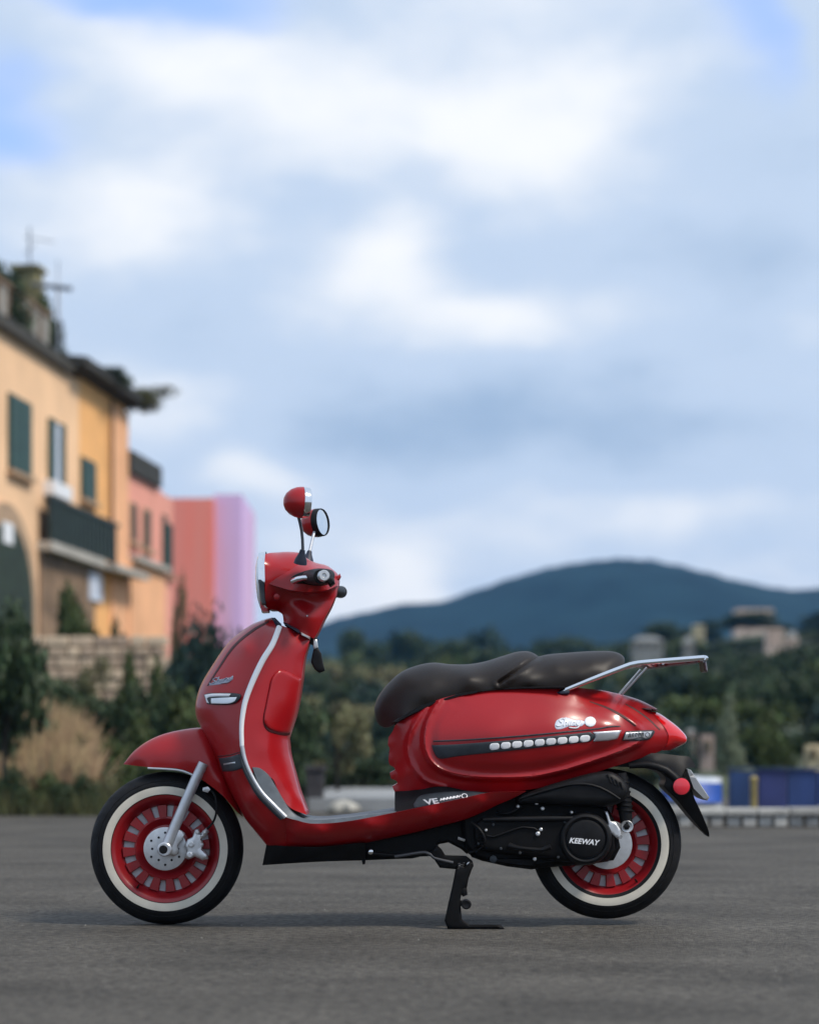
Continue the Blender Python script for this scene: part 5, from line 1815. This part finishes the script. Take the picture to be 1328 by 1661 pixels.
# cables, kick starter and further fixings on the drive side
tube('cable', [P(764, 1334, -0.15), P(778, 1346, -0.165), P(786, 1362, -0.165), P(778, 1378, -0.15), P(760, 1384, -0.13)], 0.004, BLACK, eng, 8, 0.012)
tube('fuel_hose', [P(800, 1312, -0.11), P(812, 1320, -0.14), P(830, 1318, -0.15), P(846, 1308, -0.15)], 0.0045, BLACK, eng, 8, 0.012)
tube('kick_starter', [P(826, 1372, -0.165), P(842, 1376, -0.178), P(880, 1379, -0.18), P(893, 1374, -0.185)], [0.009, 0.006, 0.006, 0.008], BLACK, eng, 10, 0.015)
for k in range(6):
    slab('cylinder_fin', [(770, 1347 + k * 5), (790, 1346 + k * 5), (790, 1348.5 + k * 5), (770, 1349.5 + k * 5)], -0.10, 0.068, BLACK, eng, edge=1, res=6)
for (a, b, r) in ((800, 1338, 2.2), (812, 1377, 2.4), (843, 1384, 2.4), (905, 1391, 2.4), (916, 1334, 2.2), (776, 1369, 2.2)):
    lathe('bolt', P(a, b, -0.160), (0, -1, 0), [(-0.01, r * S), (0.003, r * S), (0.005, r * S * .6), (0.005, 0)], GREYPL, eng, 10)
lathe('oil_plug', P(800, 1394, -0.140), (0, -1, 0), [(-0.02, 6 * S), (0.004, 6 * S), (0.006, 4 * S), (0.006, 0)], GREYPL, eng, 8)
hel = []
for k in range(90):
    t = k / 89
    an = t * 2 * math.pi * 12
    cpt = P(748, 1400, -0.145).lerp(P(743, 1446, -0.15), t)
    hel.append(cpt + Vector((math.cos(an) * 0.009, math.sin(an) * 0.009, 0)))
tube('stand_spring', hel, 0.002, STEELD, sco, 5)
tube('stand_link', [P(640, 1390, -0.12), P(690, 1383, -0.13), P(704, 1392, -0.135), P(735, 1400, -0.14)], 0.005, STEELD, sco, 8, 0.012)
for w_, cu_, cv_ in ((wf, 271, 1376), (wr, 982.5, 1369)):
    c_ = P(cu_, cv_, 0)
    a_ = -2.2 if w_ is wf else -0.9
    d_ = Vector((math.cos(a_), 0, math.sin(a_)))
    tube('valve', [c_ + d_ * (79 * S) + Vector((0, -0.036, 0)), c_ + d_ * (72 * S) + Vector((0, -0.046, 0))], [0.0035, 0.0025], BLACK, w_, 8)

# ---- frame underneath and centre stand
slab('frame', [(580, 1366), (676, 1347), (715, 1337), (756, 1327), (772, 1345), (766, 1378), (757, 1386), (748, 1378), (727, 1367), (711, 1370), (707, 1384), (698, 1386), (669, 1393), (592, 1396)], 0.0, 0.10, BLACKMATT, sco, edge=4, res=7)
tube('frame_rail', [P(596, 1384, -0.11), P(640, 1388, -0.115), P(700, 1386, -0.12)], 0.006, BLACK, sco, 10)
lathe('bolt', P(601, 1382, -0.11), (0, -1, 0), [(0, 4.5 * S), (0.008, 4.2 * S), (0.010, 2.5 * S), (0.010, 0)], CHROME, sco, 12)
slab('lug', [(586, 1394), (593, 1394), (592, 1402), (588, 1403)], -0.09, 0.01, BLACK, sco, edge=1)
for sgn in (-1, 1):
    yb = 0.125 * sgn
    slab('stand_bracket', [(698, 1384), (708, 1371), (716, 1378), (722, 1388), (756, 1389), (766, 1397), (768, 1405), (764, 1413), (745, 1411), (713, 1408), (705, 1396)], yb, 0.014, BLACKMATT, sco, edge=2.5, res=5)
    yl = 0.165 * sgn
    f_ = (D0 + yl) / D0
    vg = HZ + H / (S * f_)      # ground row at that depth
    st = slab('stand_leg', [(739, 1411), (752, 1409), (763, 1398), (767, 1405), (760, 1425), (757, 1440), (750, 1442), (746, 1462), (749, 1491), (760, 1500), (812, 1500), (818, vg - 0.3), (726, vg - 0.3), (721, 1494), (727, 1466), (733, 1440)], yl, 0.013, BLACKMATT, sco, edge=3, res=5)
    if sgn < 0:
        lathe('roller', P(756, 1467, yl - 0.005), (0, -1, 0), [(-0.01, 8 * S), (0.012, 8 * S), (0.014, 6 * S), (0.012, 3 * S), (0.012, 0)], BLACK, st, 20)
        slab('roller_arm', [(742, 1460), (756, 1463), (756, 1471), (742, 1470)], yl, 0.010, BLACKMATT, st, edge=1.5, res=4)
        lathe('pivot_bolt', P(761, 1403, -0.142), (0, -1, 0), [(0, 4.5 * S), (0.006, 4.2 * S), (0.008, 2.5 * S), (0.008, 0)], ALU, st, 12)
        slab('stop', [(748, 1440), (757, 1440), (758, 1452), (751, 1455), (746, 1450)], yl, 0.010, BLACKMATT, st, edge=1.5, res=4)
tube('stand_crossbar', [P(741, 1450, -0.165), P(741, 1450, 0.165)], 0.012, BLACKMATT, sco, 12)

# ---- handlebar and headlight
head = panel('headlight_cowl', [(430, 899, 0.075, 'c'), (437, 897, 0.04), (450, 896, 0.0), (462, 895, 0.0), (482, 896, 0.0), (490, 899, 0), (501, 908, 0), (513, 913, 0), (529, 917, 0), (541, 925, 0), (548, 934, 0), (549, 945, 0.0), (545, 964, 0.03), (537, 983, 0.045), (525, 1005, 0.05), (515, 1026, 0.05), (509, 1036, 0.05, 'c'), (485, 1025, 0.06), (460, 1010, 0.05, 'c'), (457.5, 996, 0.03), (449, 990, 0.03, 'c'), (435, 987, 0.06), (430, 975, 0.095, 'c'), (429.5, 940, 0.11), (429, 913, 0.10)],
             [(455, 922, 0.102), (460, 962, 0.078), (490, 930, 0.10), (490, 970, 0.056), (520, 940, 0.10), (500, 1000, 0.072), (475, 985, 0.07), (525, 970, 0.05), (442, 970, 0.09)], RED, sco, 4.0)
beak = panel('handlebar_cover', [(436, 947, 0.105, 'c'), (448, 938, 0.122), (462, 930, 0.130), (480, 918.5, 0.118), (492, 912, 0.09), (502, 909.5, 0.06), (513, 913.5, 0.035), (529, 917.5, 0.02), (541, 925, 0.01), (549, 933, 0.01), (550, 940, 0.03), (547, 950, 0.06, 'c'), (530, 957, 0.125), (500, 960, 0.16), (470, 957, 0.15), (450, 951.5, 0.125)],
             [(500, 932, 0.165), (520, 935, 0.15), (480, 940, 0.15), (500, 948, 0.165), (535, 938, 0.10), (505, 918, 0.11)], RED, sco, 3.5)
decal('lever_hole_patch', [(470, 942), (474, 935), (486, 929), (503, 924), (520, 922), (538, 925), (543, 932), (540, 943), (530, 949), (508, 950), (490, 947), (476, 946)], beak.h, 0.002, BLACK, sco, edge=1.5, res=3)  # shade inside the lever hole, put into a flat black patch
tube('brake_lever', [P(476, 942.5, -0.165), P(485, 939, -0.20), P(500, 937, -0.235), P(512, 942, -0.30)], [0.010, 0.0075, 0.007, 0.007], CHROME, sco, 10, 0.015)
gl = tube('grip', [P(499, 936.5, -0.16), P(505, 936, -0.20), P(518, 935.5, -0.31), P(520, 935.4, -0.325)], [0.018, 0.0215, 0.0225, 0.021], BLACK, sco, 24)
lathe('bar_end', P(522, 935.2, -0.325), (0.25, -1, 0.01), [(0.0, 0.010), (0.012, 0.010), (0.014, 0.0165), (0.030, 0.0165), (0.034, 0.014), (0.034, 0.007), (0.030, 0.005), (0.030, 0)], ALU, gl, 24)
slab('switch_box', [(519, 939), (541, 936), (543, 946), (535, 952), (531, 946), (522, 948)], -0.18, 0.03, BLACK, sco, edge=3, res=4)
gr = tube('grip', [P(530, 955, 0.12), P(543, 959, 0.20), P(552, 960.5, 0.335)], [0.017, 0.0185, 0.0195], BLACK, sco, 20)
lathe('bar_end', P(553, 960.5, 0.335), (0.1, 1, 0), [(0, 0.0195), (0.01, 0.018), (0.02, 0.012), (0.02, 0)], BLACK, gr, 20)
slab('cowl_tab', [(540, 935), (549, 933), (551, 930), (553, 935), (549, 942), (543, 944)], -0.03, 0.02, RED, sco, edge=2, res=3)
lathe('screw', P(449, 968, -0.108), (0, -1, 0), [(-0.012, 5 * S), (0.001, 5 * S), (0.003, 3 * S), (0.003, 0)], RED, sco, 12)
lathe('screw', P(498, 999, -0.074), (0, -1, 0), [(-0.01, 1.2 * S), (0.001, 1.2 * S), (0.001, 0)], SILVER, sco, 10)
# headlight facing forward (-x), pitched a little down
hl = lathe('headlight', P(431, 945, 0), (-1, 0, -0.05), [(-0.006, 0.0935), (0.012, 0.0935), (0.016, 0.091), (0.016, 0.084)], CHROME, sco, 48, cap=False)
hl.scale = (1, 1, 1)
lathe('lens', P(423.5, 945, 0), (-1, 0, -0.05), [(-0.002, 0.086), (0.006, 0.078), (0.012, 0.055), (0.015, 0.025), (0.016, 0)], GLASS, hl, 48)
slab('headlight_bezel', [(417, 937), (428, 940), (431, 944), (433, 984), (424, 982), (421, 962)], 0.0, 0.10, GREYPL, hl, edge=3, res=4)
slab('bezel_trim', [(424, 974), (432, 980), (434, 987), (427, 986)], 0.0, 0.085, CHROME, hl, edge=2, res=4)
# neck joint
slab('neck_gasket', [(459, 1009.5), (465, 1010.5), (488, 1023), (486, 1030), (462, 1015)], 0.0, 0.082, NAVY, sco, edge=2, res=4)
slab('neck_trim', [(486, 1024), (504, 1033.5), (503, 1038), (485, 1029.5)], 0.0, 0.078, SILVER, sco, edge=1.5, res=4)


STEMG = mat('grey_stem_metal', (0.16, 0.18, 0.21), 0.35, metal=0.5)


# mirrors
def mirror(cx, cv, y, axis, R, base_pts, stem_m):
    ax = Vector(axis).normalized()
    c = P(cx, cv, y)
    d = R * 1.12
    cup = lathe('mirror', c, ax, [(-d, 0.0), (-d * .97, R * .28), (-d * .85, R * .55), (-d * .6, R * .8), (-d * .3, R * .95), (0, R), (0.004, R)], RED, sco, 40)
    lathe('mirror_ring', c, ax, [(0.0045, R * 0.99), (0.0045, R * 1.0), (0.022, R * 0.97), (0.025, R * 0.93), (0.023, R * 0.89)], CHROME if stem_m is not None else BLACK, cup, 40, cap=False)
    lathe('glass', c, ax, [(0.021, R * 0.90), (0.0225, R * .5), (0.023, 0)], MIRRORG, cup, 40)
    tube('stem', base_pts, [0.0050, 0.0045, 0.0050], SILVER if stem_m is None else STEMG, cup, 12, 0.02)
    lathe('stem_boot', base_pts[0], (base_pts[1] - base_pts[0]), [(-0.012, 0.020), (0.0, 0.018), (0.018, 0.010), (0.03, 0.0075), (0.03, 0)], NAVY, cup, 20)


mirror(488, 815, -0.24, (1, 0.22, -0.05), 0.0460, [P(488, 908, -0.17), P(491, 890, -0.18), P(489, 860, -0.20), P(484, 838, -0.23)], CHROME)
mirror(513, 848.5, 0.24, (1, -0.50, 0.10), 0.0450, [P(499, 908, 0.17), P(504, 886, 0.19), P(510, 862, 0.21), P(515, 850, 0.232)], None)

# key in the lock with its fob
ky = slab('key', [(508, 1037), (514, 1037), (516, 1050), (512, 1056), (508, 1050)], -0.03, 0.006, ALU, sco, edge=1.5, res=3)
slab('key_fob', [(508, 1054), (515, 1050), (521, 1060), (524, 1076), (527, 1088), (518, 1092), (510, 1086), (504, 1074)], -0.035, 0.010, BLACK, ky, edge=3, res=4)
slab('lock', [(500, 1035), (508, 1031), (515, 1036), (513, 1044), (505, 1046), (500, 1042)], 0.0, 0.03, BLACK, sco, edge=2, res=3)
